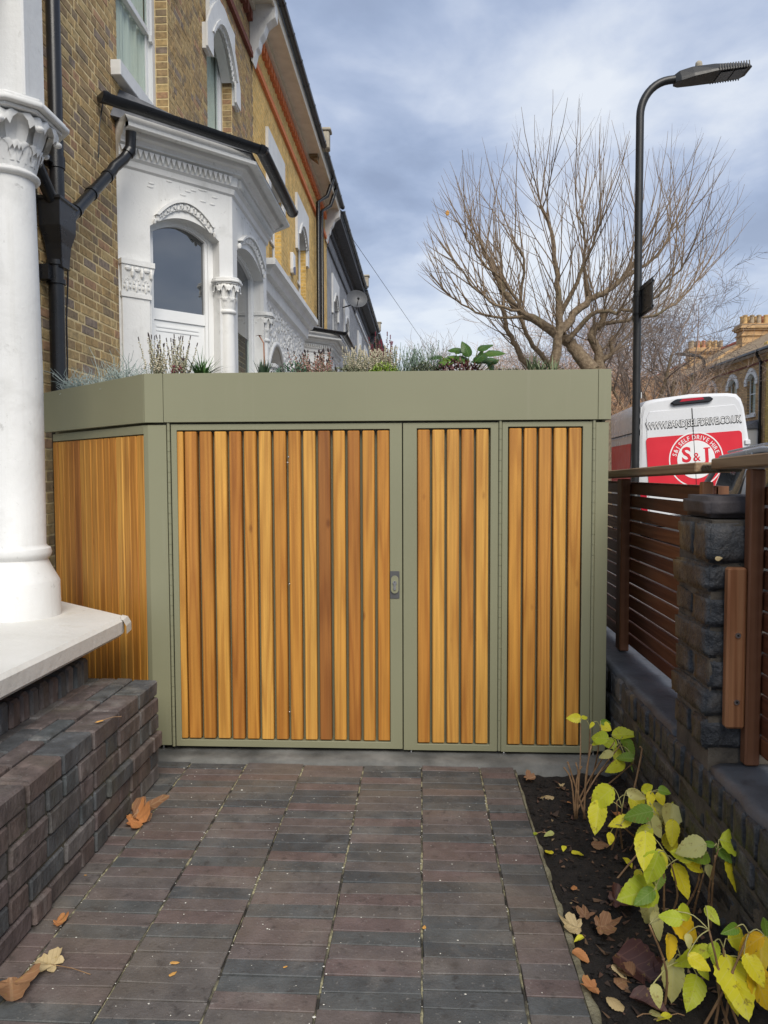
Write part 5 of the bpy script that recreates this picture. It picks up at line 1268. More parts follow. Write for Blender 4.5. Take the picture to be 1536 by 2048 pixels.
mb = MB(); loft(mb, [cabsec(4.75, .72, .7, .79, .82), cabsec(5.45, .76, .62, .79, 1.34), cabsec(6.2, .76, .62, .79, 1.365), cabsec(7.1, .76, .60, .79, 1.31), cabsec(7.6, .70, .56, .79, .93)]); cab = mb.build('window_glass', GL, CAR); smooth_angle(cab, 30)
mb = MB(); 
mb.add([(3.45+sx_*w_, y, z) for (y, w_, z) in ((5.40, .60, 1.342), (6.2, .60, 1.38), (7.12, .585, 1.325), (7.22, .57, 1.27)) for sx_ in (-1, 1)] , [(0, 1, 3, 2), (2, 3, 5, 4), (4, 5, 7, 6)])
mb.build('roof', cpaint, CAR, smooth=True, fix=False)
for s_ in (-1, 1):
    mb = MB(); mb.tube([(3.45+s_*.70, 4.80, .85), (3.45+s_*.64, 5.45, 1.35), (3.45+s_*.63, 6.2, 1.38), (3.45+s_*.615, 7.1, 1.325), (3.45+s_*.66, 7.6, .92)], .028, 8); mb.tube([(3.45+s_*.755, 6.35, .82), (3.45+s_*.63, 6.35, 1.37)], .022, 6); mb.build('window_pillar', cpaint if s_ < 0 else M['blackpipe'], CAR, smooth=True)
    mb = MB(); mb.tube([(3.45+s_*.60, 5.5, 1.405), (3.45+s_*.60, 6.2, 1.425), (3.45+s_*.59, 7.0, 1.38)], .012, 6); mb.build('roof_rail', M['metal'], CAR)
    for wy in (4.45, 6.95):
        mb = MB(); mb.tube([(3.45+s_*.70, wy, .12), (3.45+s_*.88, wy, .12)], .30, 20); wh = mb.build('wheel', M['dark'], CAR)
        mb = MB(); mb.tube([(3.45+s_*.875, wy, .12), (3.45+s_*.89, wy, .12)], .19, 14); mb.build('rim', M['metal'], wh)
for _o in [CAR]+list(CAR.children):
    if _o is CAR: CAR.location.y += .3
# ================================================================== TREES
BARK = mk('pale_bark', [(.25, (.10, .072, .045)), (.5, (.20, .145, .092)), (.8, (.33, .26, .17))], .9, 22, 7, 1.0, 40, .02, dirt=[((.09, .10, .04), 3, .55, .7, .5)])
TWIG = mk('grey_brown_twig', [(.3, (.15, .108, .070)), (.7, (.29, .21, .14))], .85, 9, 3, 0)
TWIG2 = mk('dark_twig', [(.3, (.16, .12, .10)), (.7, (.26, .20, .16))], .85, 9, 3, 0)
TWIG3 = mk('russet_twig', [(.3, (.40, .235, .14)), (.7, (.58, .37, .22))], .85, 5, 3, 0)
def cpx(cx, cy): return 800+cx*.479, 150+cy*.479
def smoothpts(pts, n=3):
    out_ = []
    for i in range(len(pts)-1):
        p0 = pts[max(i-1, 0)]; p1 = pts[i]; p2 = pts[i+1]; p3 = pts[min(i+2, len(pts)-1)]
        for k in range(n):
            t = k/n; out_.append(.5*((2*p1)+(p2-p0)*t+(2*p0-5*p1+4*p2-p3)*t*t+(3*p1-p0-3*p2+p3)*t**3))
    out_.append(pts[-1]); return out_
TY = 11.6
TREE = thing('pruned_tree', 'bare pruned street tree with many upright whippy shoots behind the store', 'tree', (3.0, TY, -.06))
limbs = [  # (px path in the survey sheet, depth start, depth end, r0, r1)
 ([(800, 1235), (745, 1165), (695, 1110), (610, 1055), (500, 985), (430, 900), (385, 800), (330, 700)], 0, .5, .15, .028),
 ([(640, 1235), (655, 1120), (668, 1020), (660, 900), (652, 790), (630, 660), (590, 540)], -.3, -.5, .10, .02),
 ([(668, 1080), (730, 1000), (790, 945), (860, 900), (930, 850), (980, 780), (1010, 690)], -.3, .3, .085, .022),
 ([(930, 850), (1010, 800), (1090, 730), (1140, 640)], .1, .6, .04, .015),
 ([(700, 1110), (800, 1000), (900, 985), (1000, 975), (1100, 900), (1180, 800)], 0, -.7, .05, .014),
 ([(835, 1230), (830, 1160), (800, 1100), (815, 1060), (845, 1030), (850, 985)], .1, 0, .095, .05),
 ([(835, 1195), (885, 1165), (875, 1105)], .1, 0, .055, .03),
 ([(560, 1235), (510, 1180), (475, 1110), (440, 1040), (430, 960), (435, 860), (415, 740)], .8, 1.1, .075, .018),
 ([(640, 1225), (570, 1150), (520, 1060), (500, 960), (520, 800), (480, 700)], .7, .4, .06, .016),
 ([(600, 1050), (520, 1000), (400, 960), (300, 880), (230, 780)], .2, -.5, .04, .012),
 ([(790, 945), (770, 800), (775, 700), (740, 590)], .1, .1, .045, .015),
 ([(665, 1000), (740, 860), (790, 740), (830, 620)], -.2, -.6, .05, .013),
 ([(510, 1010), (380, 1010), (260, 960), (180, 900)], .2, .6, .03, .01),
 ([(500, 960), (440, 870), (340, 780), (270, 660)], .2, -.2, .035, .012),
 ([(850, 1040), (950, 1020), (1060, 1000), (1150, 960), (1220, 880)], 0, .4, .04, .012),
]
trunk = MB(); tz = onY(*cpx(815, 1235), TY); tb = Vector((tz.x+.02, TY, -.06))
trunk.tube(smoothpts([tb, tb+Vector((0, 0, 1.0)), Vector((tz.x, TY, tz.z-.35)), Vector((tz.x, TY, tz.z+.02))]), [.26]*3+[.24]*3+[.19]*4, 12); 
for (a, yy) in (((640, 1235), -.3), ((560, 1235), .8)):
    q_ = onY(*cpx(*a), TY+yy); trunk.tube(smoothpts([tb+Vector((0, 0, .9)), Vector((q_.x*.5+tb.x*.5, TY+yy*.5, 2.0)), q_]), [.17]*3+[.13]*3+[.10], 10)
smooth_angle(trunk.build('trunk', BARK, TREE), 80)
shoots = []; tw = MB()
ctr = onY(*cpx(740, 1150), TY)
OUT = [(790, 600), (840, 520), (855, 390), (920, 295), (1000, 235), (1120, 165), (1230, 215), (1330, 150), (1380, 140), (1420, 200), (1490, 300), (1530, 430), (1540, 640)]
def inside(q):
    v = q - Vector((0, 0, CZ)); d_ = v.dot(CF); px = 768+FPX*v.dot(CR)/d_; py = 1024-FPX*v.dot(CU)/d_
    if px < 800 or px > 1530: return False
    for (xa, ya_), (xb, yb_) in zip(OUT, OUT[1:]):
        if xa <= px <= xb: return py > ya_+(yb_-ya_)*(px-xa)/(xb-xa)
    return True
def shoot(p, d, L, r, depth=0, curl=.5):
    for _ in range(7):
        e_ = (d.normalized()+Vector((0, 0, .055*curl*max(4, L/.16)))).normalized()
        if inside(p+e_*L): break
        L *= .82
    if L < .25: return
    return _shoot(p, d, L, r, depth, curl)
def _shoot(p, d, L, r, depth=0, curl=.5):
    """one whippy shoot that turns upwards, with side shoots"""
    n = max(4, int(L/.16)); pts = [p.copy()]; rs = [r]; q = p.copy(); dd = d.normalized()
    for i in range(n):
        t = (i+1)/n; dd = (dd + Vector((rng.gauss(0, .055), rng.gauss(0, .055), .10*curl))).normalized(); q = q+dd*(L/n); pts.append(q.copy()); rs.append(r*(1-t*.78))
        if depth < 2 and rng.random() < (.30 if depth == 0 else .16) and i < n-1 and i > 0:
            side = dd.orthogonal().normalized(); side.rotate(Matrix.Rotation(rng.uniform(0, 6.28), 3, dd)); nd_ = (dd*.85+side*rng.uniform(.35, .7)).normalized()
            shoot(q, nd_, L*(1-t)*rng.uniform(.55, .95)+.12, rs[-1]*.75, depth+1, curl)
    tw.tube(pts, rs, 4 if depth else 5, cap=False)
for pts, ya_, yb_, r0, r1 in limbs:
    n = len(pts); P = [onY(*cpx(*p), TY+ya_+(yb_-ya_)*i/(n-1)) for i, p in enumerate(pts)]; S_ = smoothpts(P, 4); K = len(S_)
    S_ = [s_+Vector((rng.gauss(0, .012), 0, rng.gauss(0, .012))) for s_ in S_]
    mb = MB(); rr = [.86*(r0+(r1-r0)*(i/(K-1))**.7) for i in range(K)]; mb.tube(S_, rr, 9); smooth_angle(mb.build('limb', BARK, TREE), 80)
    for i in range(int(K*.22), K):
        t = i/(K-1); cnt = 1 + (rng.random() < .45) + (2 if i == K-1 else 0)
        for _ in range(cnt):
            p = S_[i]; out_d = (p-ctr); out_d.y += rng.gauss(0, .7); out_d = out_d.normalized()
            d = (out_d*.75 + Vector((rng.gauss(0, .38), rng.gauss(0, .40), rng.uniform(.15, .95)))).normalized()
            shoot(p, d, rng.uniform(.9, 1.9)*(.70+.30*t), rng.uniform(.007, .0115), 0, rng.uniform(.25, 1.0))
tw.build('shoots', TWIG, TREE, kind='stuff', fix=False)
lf = MB(); p = onY(895, 426, TY); lf.blob(tuple(p), (.03, .01, .045), n=6); lf.build('last_leaf', mk('orange_leaf_bit', [(.3, (.5, .26, .05)), (.7, (.6, .3, .08))], .8, 4, 2, 0), TREE)
def finetree(label, cat_cy, x, y, h, spread, n, mat, r=.010, upright=.5, trunk_r=.14, base=1.6, seedv=1, L=(1.2, 2.6)):
    T_ = thing('bare_tree', label, 'tree', (x, y, -.06)); st = random.getstate; tr = MB(); tw2 = MB(); rr = random.Random(seedv)
    tr.tube([(x, y, -.06), (x+.1, y, base*.6), (x, y, base)], [trunk_r*1.2, trunk_r, trunk_r*.9], 8)
    def grow(p, d, Ln, r_, dep):
        nn = 5; pts = [p.copy()]; rs = [r_]; q = p.copy(); dd = d.copy()
        for i in range(nn):
            dd = (dd+Vector((rr.gauss(0, .14), rr.gauss(0, .14), .07*upright))).normalized(); q = q+dd*(Ln/nn); pts.append(q.copy()); rs.append(r_*(1-.6*(i+1)/nn))
            if dep < 4 and i > 0:
                for _ in range(1+(rr.random() < .45 and dep < 3)):
                    side = dd.orthogonal().normalized(); side.rotate(Matrix.Rotation(rr.uniform(0, 6.28), 3, dd)); grow(q, (dd*.75+side*.7).normalized(), Ln*rr.uniform(.48, .72), max(rs[-1]*.6, r*.35), dep+1)
        (tr if dep < 1 else tw2).tube(pts, rs, 6 if dep < 2 else 3, cap=False)
    for k in range(n):
        a = 2*math.pi*k/n+rr.uniform(-.3, .3); d = Vector((math.cos(a)*spread, math.sin(a)*spread, 1)).normalized(); grow(Vector((x, y, base*rr.uniform(.75, 1.0))), d, h*rr.uniform(.42, .55), trunk_r*.55, 0)
    tr.build('trunk', BARK, T_, smooth=True, fix=False); tw2.build('crown', mat, T_, kind='stuff', fix=False); return T_
p = onY(1290, 730, 19); finetree('fine twigged grey bare tree behind the street lamp', 0, p.x, 19, 5.4, .50, 8, TWIG2, .012, .6, .13, 1.4, 3)
p = onY(960, 730, 20); finetree('grey bare tree lower left behind the pruned tree', 0, p.x, 20, 4.4, 1.0, 8, TWIG, .011, .5, .11, 1.2, 5)
p = onY(1240, 760, 26); finetree('russet twigged bare tree behind the pruned tree trunk', 0, p.x, 26, 5.4, 1.0, 10, TWIG3, .016, .3, .16, 1.2, 8)
p = onY(1130, 760, 30); finetree('pale bare tree farther along the street behind the store', 0, p.x, 30, 6.0, .9, 9, TWIG3, .016, .3, .16, 1.4, 9)
p = onY(1270, 780, 34); finetree('bare tree in front of the far brick houses', 0, p.x-.4, 34, 4.6, .9, 9, TWIG, .014, .4, .14, 1.0, 12)
p = onY(1265, 800, 16.5); finetree('russet bare shrub between the store corner and the van', 0, p.x-.3, 17.5, 2.5, 1.0, 8, TWIG3, .010, .2, .07, .7, 14)
# drooping evergreen hanging over the van
# ================================================================== GREEN ROOF PLANTS
ZR = 1.632
def lm(name, cols, trans=.25): return leafmat(name, cols, veins=False, trans=trans, veinamt=0)
SILV = mk('silver_grey_foliage', [(.3, (.24, .30, .27)), (.7, (.42, .48, .45))], .8, 9, 3, 0)
GRN = mk('mid_green_foliage', [(.3, (.045, .12, .03)), (.7, (.11, .22, .06))], .6, 20, 3, 0)
DGRN = mk('dark_green_foliage', [(.3, (.02, .045, .022)), (.7, (.045, .08, .035))], .6, 20, 3, 0)
LIME = mk('lime_foliage', [(.3, (.18, .30, .03)), (.7, (.33, .44, .06))], .6, 30, 3, 0)
OLV = mk('grey_olive_foliage', [(.3, (.10, .12, .07)), (.7, (.20, .21, .12))], .7, 30, 3, 0)
WHT = mk('dry_cream_flowers', [(.3, (.38, .33, .22)), (.7, (.62, .56, .42))], .8, 40, 3, 0)
PNK = mk('dusty_pink_flowers', [(.3, (.26, .10, .09)), (.7, (.48, .30, .24))], .8, 40, 3, 0)
DRD = mk('dark_red_flowers', [(.3, (.10, .012, .022)), (.7, (.20, .025, .045))], .7, 40, 3, 0)
BLT = mk('blackish_bud', [(.3, (.02, .012, .014)), (.7, (.05, .025, .025))], .8, 40, 3, 0)
def rp(px, py=740, Y=3.5): q = onY(px, py, Y); return q.x, Y
def plant(name, label, px, Y, group=None):
    x, y = rp(px, 740, Y); return thing(name, label, 'plant', (x, y, ZR), group), x, y
def spikes(T_, x, y, n, hmin, hmax, sx_, sy_, fm, tip, stem=OLV, flr=.0045, fname='flower_spikes', dens=.010):
    s1, s2, s3 = MB(), MB(), MB()
    for _ in range(n):
        bx_, by = x+rng.uniform(-sx_, sx_), y+rng.uniform(-sy_, sy_); h = rng.uniform(hmin, hmax)*1.5; lean = Vector((rng.gauss(0, .16), rng.gauss(0, .12), 1)).normalized()
        b = Vector((bx_, by, ZR-.005)); e = b+lean*h
        s1.tube([b, b.lerp(e, .5), e], [.0014, .0011, .0008], 4, cap=False)
        k = int(h*.75/dens)
        for i in range(k):
            t = .25+.70*i/k; c = b.lerp(e, t); a = rng.uniform(0, 6.28); r = flr*(1.15-.5*t); s2.blob((c.x+math.cos(a)*r*1.3, c.y+math.sin(a)*r*1.3, c.z), (r, r, r*1.3), n=4)
        for i in range(3): c = b.lerp(e, .96+.03*i); s3.blob(tuple(c), (.003, .003, .006), n=4)
        for i in range(5):
            c = b.lerp(e, rng.uniform(.0, .35)); s1.blade(c, (rng.gauss(0, 1), rng.gauss(0, 1), .9), .014, .003, 0, 1)
    s1.build('stem', stem, T_, kind='stuff', fix=False); s2.build(fname, fm, T_, kind='stuff', fix=False); s3.build('dark_tips', tip, T_, kind='stuff', fix=False)
def tuft(T_, x, y, n, L, w_, mat, spread=1.0, up=.9, droop=.3, sx_=.02, name='leaf_blades'):
    mb = MB()
    for _ in range(n):
        a = rng.uniform(0, 6.28); d = Vector((math.cos(a)*spread*rng.random(), math.sin(a)*spread*rng.random(), up*rng.uniform(.5, 1.1))); l = 1.35*L*rng.uniform(.6, 1.1)
        mb.blade((x+rng.uniform(-sx_, sx_), y+rng.uniform(-.02, .02), ZR-.005), d, l, w_, l*droop*rng.uniform(.3, 1.2), 5)
    return mb.build(name, mat, T_, kind='stuff', fix=False)
def mound(T_, x, y, rx, ry, h, n, ls, mat, name='foliage', wire=0):
    mb = MB()
    for _ in range(n):
        a = rng.uniform(0, 6.28); r = math.sqrt(rng.random()); c = Vector((x+rx*r*math.cos(a), y+ry*r*math.sin(a), ZR+1.7*h*(1-r*r)*rng.uniform(.4, 1.05)+.002)); d = Vector((rng.gauss(0, 1), rng.gauss(0, 1), rng.uniform(.1, 1.5)))
        mb.blade(c, d, ls*rng.uniform(.7, 1.3), ls*.42, 0, 2)
    return mb.build(name, mat, T_, kind='stuff', fix=False)
# silver curry plant on the splayed side
for (px, Y, nn, lab) in ((175, 3.92, 260, 'silvery wiry groundcover plant at the far left end of the planted roof'), (255, 3.60, 190, 'loose silver twiggy plant beside the white heather on the roof')):
    T_, x, y = plant('silver_plant', lab, px, Y); mb = MB()
    for _ in range(nn):
        b = Vector((x+rng.gauss(0, .10), y+rng.gauss(0, .05), ZR-.01)); b.x = max(b.x, -1.95+max(0, (4.0-b.y))*0); 
        if (b.x+1.165)*(-.75)+0 > 0 and b.y < 3.34+(-1.165-b.x)*.92: b.y = 3.37+(-1.165-b.x)*.92
        d = Vector((rng.gauss(0, .8), rng.gauss(0, .5), rng.uniform(.3, 1.2))).normalized(); l = rng.uniform(.06, .17)*(1.5 if rng.random() < .08 else 1); pts = [b]
        for k in range(4): d = (d+Vector((rng.gauss(0, .35), rng.gauss(0, .35), rng.gauss(0, .3)))).normalized(); pts.append(pts[-1]+d*l/4)
        mb.tube(pts, [.0018, .0016, .0014, .0012, .0008], 4, cap=False)
        for k in range(3): mb.blade(pts[2+k//2], (rng.gauss(0, 1), rng.gauss(0, 1), rng.gauss(0, .8)), .014, .003, 0, 1)
    mb.build('foliage', SILV, T_, kind='stuff', fix=False)
T_, x, y = plant('heather', 'cream white heather with dark tipped spikes near the left corner of the roof', 342, 3.45); spikes(T_, x, y, 62, .05, .135, .095, .04, WHT, BLT)
T_, x, y = plant('heather', 'few low red heather sprigs between white heather and green tuft', 352, 3.40); spikes(T_, x, y, 10, .02, .035, .03, .02, DRD, DRD)
T_, x, y = plant('green_tuft', 'bright green spiky leaved tuft on the store roof', 403, 3.43); tuft(T_, x, y, 150, .115, .006, GRN, 1.0, .75, .35)
T_, x, y = plant('dark_succulent', 'small dark rosette plant with one tall bent flower stalk', 527, 3.44); tuft(T_, x, y, 60, .07, .008, DGRN, .6, 1.1, .1)
mb = MB(); mb.tube([(x, y, ZR), (x+.004, y, ZR+.08), (x+.002, y, ZR+.15), (x-.018, y, ZR+.185)], [.004, .0035, .003, .003], 8)
for a in range(7): mb.blade((x-.018, y, ZR+.185), (math.cos(a*.9), math.sin(a*.9), .1), .022, .006, .006, 2)
mb.build('flower_stalk', mk('pinkish_stalk', [(.3, (.30, .13, .07)), (.7, (.42, .22, .13))], .6, 9, 2, 0), T_, fix=False)
T_, x, y = plant('sedum', 'low blue green sedum mat left of the pink heather', 585, 3.42); mound(T_, x, y, .095, .04, .035, 420, .013, mk('bluish_green_foliage', [(.3, (.06, .13, .08)), (.7, (.13, .23, .14))], .6, 20, 3, 0))
T_, x, y = plant('heather', 'pink heather clump with upright spikes in the middle left of the roof', 628, 3.46); spikes(T_, x, y, 55, .04, .085, .085, .04, PNK, BLT)
T_, x, y = plant('dark_sprig', 'single small dark sprig right of the pink heather', 672, 3.42); tuft(T_, x, y, 8, .05, .006, BLT, .4, 1.1, .1, .006)
T_, x, y = plant('groundcover', 'low olive groundcover in front of the pale heather', 690, 3.40); mound(T_, x, y, .10, .03, .022, 300, .012, OLV)
T_, x, y = plant('heather', 'pale cream heather mass leaning right in the middle of the roof', 742, 3.50); spikes(T_, x, y, 130, .04, .095, .115, .06, WHT, WHT, flr=.004)
T_, x, y = plant('heather', 'dark crimson heather spikes standing tallest in the roof middle', 766, 3.60); spikes(T_, x, y, 26, .07, .145, .045, .03, DRD, DRD)
T_, x, y = plant('sedum', 'lime green sedum cushion at the roof edge', 768, 3.40); mound(T_, x, y, .075, .035, .030, 560, .010, LIME)
T_, x, y = plant('lavender', 'feathery grey green lavender right of the lime cushion', 838, 3.47); mb = MB()
for _ in range(120):
    b = Vector((x+rng.gauss(0, .05), y+rng.gauss(0, .03), ZR)); d = Vector((rng.gauss(0, .35), rng.gauss(0, .3), 1)).normalized(); l = rng.uniform(.06, .15); mb.tube([b, b+d*l], [.0014, .0008], 4, cap=False)
    for k in range(14):
        c = b+d*l*rng.random(); mb.blade(c, (rng.gauss(0, 1), rng.gauss(0, 1), .8), .013, .0028, 0, 1)
mb.build('foliage', mk('grey_green_foliage', [(.3, (.13, .19, .13)), (.7, (.25, .32, .24))], .7, 20, 3, 0), T_, kind='stuff', fix=False)
T_, x, y = plant('groundcover', 'low grey green mat beside the lavender', 850, 3.39); mound(T_, x, y, .07, .03, .03, 350, .012, OLV)
# ---- leaf meshes
def leaf_mesh(name, L=1.0, Wd=.62, droop=.18, fold=.16, serr=.02, curl=.0, seedv=0, nu=8, nv=16, tip=1.0):
    rr = random.Random(seedv); vs = []; uvs = []; ph = rr.uniform(0, 6)
    for j in range(nv+1):
        v = j/nv; w_ = Wd*.5*(math.sin(math.pi*(v**.78))**.72)*(1.0-.25*v) if 0 < v < 1 else 0.004
        w_ *= (1+serr*(1 if j % 2 else -1)*2)
        for i in range(nu+1):
            u = i/nu*2-1; x = u*w_; y = v*L + .02*abs(u)*math.sin(v*30)*0 - .03*abs(u)*v
            z = -droop*v*v*L + fold*abs(u)*w_*1.6 + .018*L*math.sin(v*11+ph+u*2)*abs(u) - curl*(abs(u)**2)*w_ + .012*L*math.sin(v*44+abs(u)*9)*abs(u)*.5
            if 0 < j < nv: z += .01*L*rr.gauss(0, .5)
            vs.append((x, y, z)); uvs.append((.5+u*.5*(w_/(Wd*.5) if Wd else 1)*.9, v))
    fs = [(j*(nu+1)+i, j*(nu+1)+i+1, (j+1)*(nu+1)+i+1, (j+1)*(nu+1)+i) for j in range(nv) for i in range(nu)]
    me = bpy.data.meshes.new(name); me.from_pydata(vs, [], fs); ul = me.uv_layers.new(name='UVMap')
    for lp in me.loops: ul.data[lp.index].uv = uvs[lp.vertex_index]
    me.polygons.foreach_set('use_smooth', [True]*len(me.polygons)); me.update(); return me
LM = {
 'Y': leafmat('yellow_hydrangea_leaf', [(0, (.86, .74, .03)), (.5, (.92, .84, .05)), (1, (.80, .78, .05))], veinamt=.22, vein_col=(.90, .84, .35)),
 'L': leafmat('lime_hydrangea_leaf', [(0, (.56, .64, .04)), (.5, (.76, .78, .05)), (1, (.46, .58, .04))], veinamt=.2, vein_col=(.75, .76, .3)),
 'G': leafmat('green_hydrangea_leaf', [(0, (.13, .27, .03)), (.5, (.20, .34, .04)), (1, (.26, .38, .05))], veinamt=.3, vein_col=(.45, .55, .18)),
 'O': leafmat('golden_hydrangea_leaf', [(0, (.88, .52, .02)), (.5, (.90, .62, .03)), (1, (.85, .66, .04))], veinamt=.3, vein_col=(.80, .62, .2)),
 'P': leafmat('pale_hydrangea_leaf', [(0, (.60, .58, .20)), (.5, (.68, .64, .26)), (1, (.52, .56, .18))], veinamt=.3, vein_col=(.62, .60, .32)),
 'B': leafmat('brown_dead_leaf', [(0, (.20, .10, .05)), (.5, (.30, .16, .08)), (1, (.14, .07, .04))], veinamt=.35, vein_col=(.42, .28, .16), trans=.1, rough=.7),
 'D': leafmat('dark_maroon_leaf', [(0, (.06, .025, .022)), (.5, (.11, .045, .035)), (1, (.05, .028, .025))], veinamt=.3, vein_col=(.2, .1, .07), trans=.05, rough=.5),
 'T': leafmat('tan_dead_leaf', [(0, (.45, .34, .17)), (.5, (.56, .44, .24)), (1, (.40, .30, .16))], veinamt=.45, vein_col=(.30, .22, .11), trans=.15, rough=.75),
 'R': leafmat('rust_dead_leaf', [(0, (.42, .17, .06)), (.5, (.50, .22, .08)), (1, (.34, .15, .06))], veinamt=.35, vein_col=(.28, .12, .05), trans=.15, rough=.7)}
HLV = {}
for c in 'YLGOPBDTR':
    HLV[c] = []
    for k in range(8):
        me = leaf_mesh('leaf', 1.0, rng.uniform(.56, .78), rng.uniform(.05, .42), rng.uniform(-.05, .35), .022, 0 if c not in 'BDTR' else rng.uniform(-.6, .6), seedv=k*7+ord(c))
        me.materials.append(LM[c]); HLV[c].append(me)
def place_leaf(me, name, parent, base, tip_dir, normal, L, wscale=1.0):
    y_ = Vector(tip_dir).normalized(); z_ = Vector(normal); z_ = (z_-y_*z_.dot(y_)).normalized(); x_ = y_.cross(z_)
    o = bpy.data.objects.new(name, me); C.objects.link(o)
    m = Matrix(((x_.x*L*wscale, y_.x*L, z_.x*L, base[0]), (x_.y*L*wscale, y_.y*L, z_.y*L, base[1]), (x_.z*L*wscale, y_.z*L, z_.z*L, base[2]), (0, 0, 0, 1)))
    if parent is not None: par(o, parent)
    o.matrix_basis = m; return o
# bergenia-like plant and others on the roof
GLEAF = leafmat('glossy_green_leaf', [(0, (.035, .085, .02)), (.5, (.06, .13, .025)), (1, (.13, .24, .03))], veinamt=.35, vein_col=(.25, .42, .12), rough=.3)
gm = [leaf_mesh('leaf', 1.0, .80, .45, .05, .0, .25, seedv=k) for k in range(4)]
for me in gm: me.materials.append(GLEAF)
T_, x, y = plant('leafy_plant', 'broad leaved glossy green plant on the right half of the roof', 930, 3.47)
for (px, py, a, L) in ((895, 738, 200, .085), (905, 730, 190, .075), (915, 738, 170, .06), (935, 742, 120, .08), (950, 738, 60, .10), (965, 738, 35, .09), (925, 735, 140, .07), (978, 735, -70, .07), (900, 742, 150, .05), (955, 742, 90, .07), (985, 742, 60, .045), (942, 738, 20, .07), (885, 728, 170, .06), (912, 722, 60, .07), (938, 728, 100, .08), (970, 722, 20, .09), (955, 715, 45, .08), (925, 715, 160, .07)):
    b = onY(px, py, 3.47+rng.uniform(-.04, .05)); b.z = max(b.z, ZR+.012); d = Vector((math.cos(R(a)), rng.uniform(-.4, .3), math.sin(R(a))*.7+.12)); b.z += .03; place_leaf(rng.choice(gm), 'leaf', T_, b, d, (-.1*math.cos(R(a))+rng.gauss(0, .3), -.6, .8), L*.95)
    mb = MB(); mb.tube([(x+(b.x-x)*.4, y, ZR-.01), tuple(b)], .0022, 5); mb.build('leaf_stalk', GLEAF, T_, fix=False)
T_, x, y = plant('bugle_plant', 'low dark purple leaved mat beneath the glossy green plant', 915, 3.395); mound(T_, x, y, .11, .03, .035, 340, .018, mk('purple_brown_foliage', [(.3, (.05, .02, .025)), (.7, (.15, .05, .05))], .6, 20, 3, 0))
T_, x, y = plant('grey_shrub', 'sprawling grey olive sprig plant near the right end of the roof', 1085, 3.46); tuft(T_, x, y, 90, .085, .008, mk('sage_foliage', [(.3, (.09, .13, .06)), (.7, (.19, .23, .12))], .7, 20, 3, 0), 1.1, .6, .2, .06)
T_, x, y = plant('groundcover', 'thin low green fringe left of the grey olive plant', 1010, 3.395); mound(T_, x, y, .10, .02, .012, 150, .011, OLV)
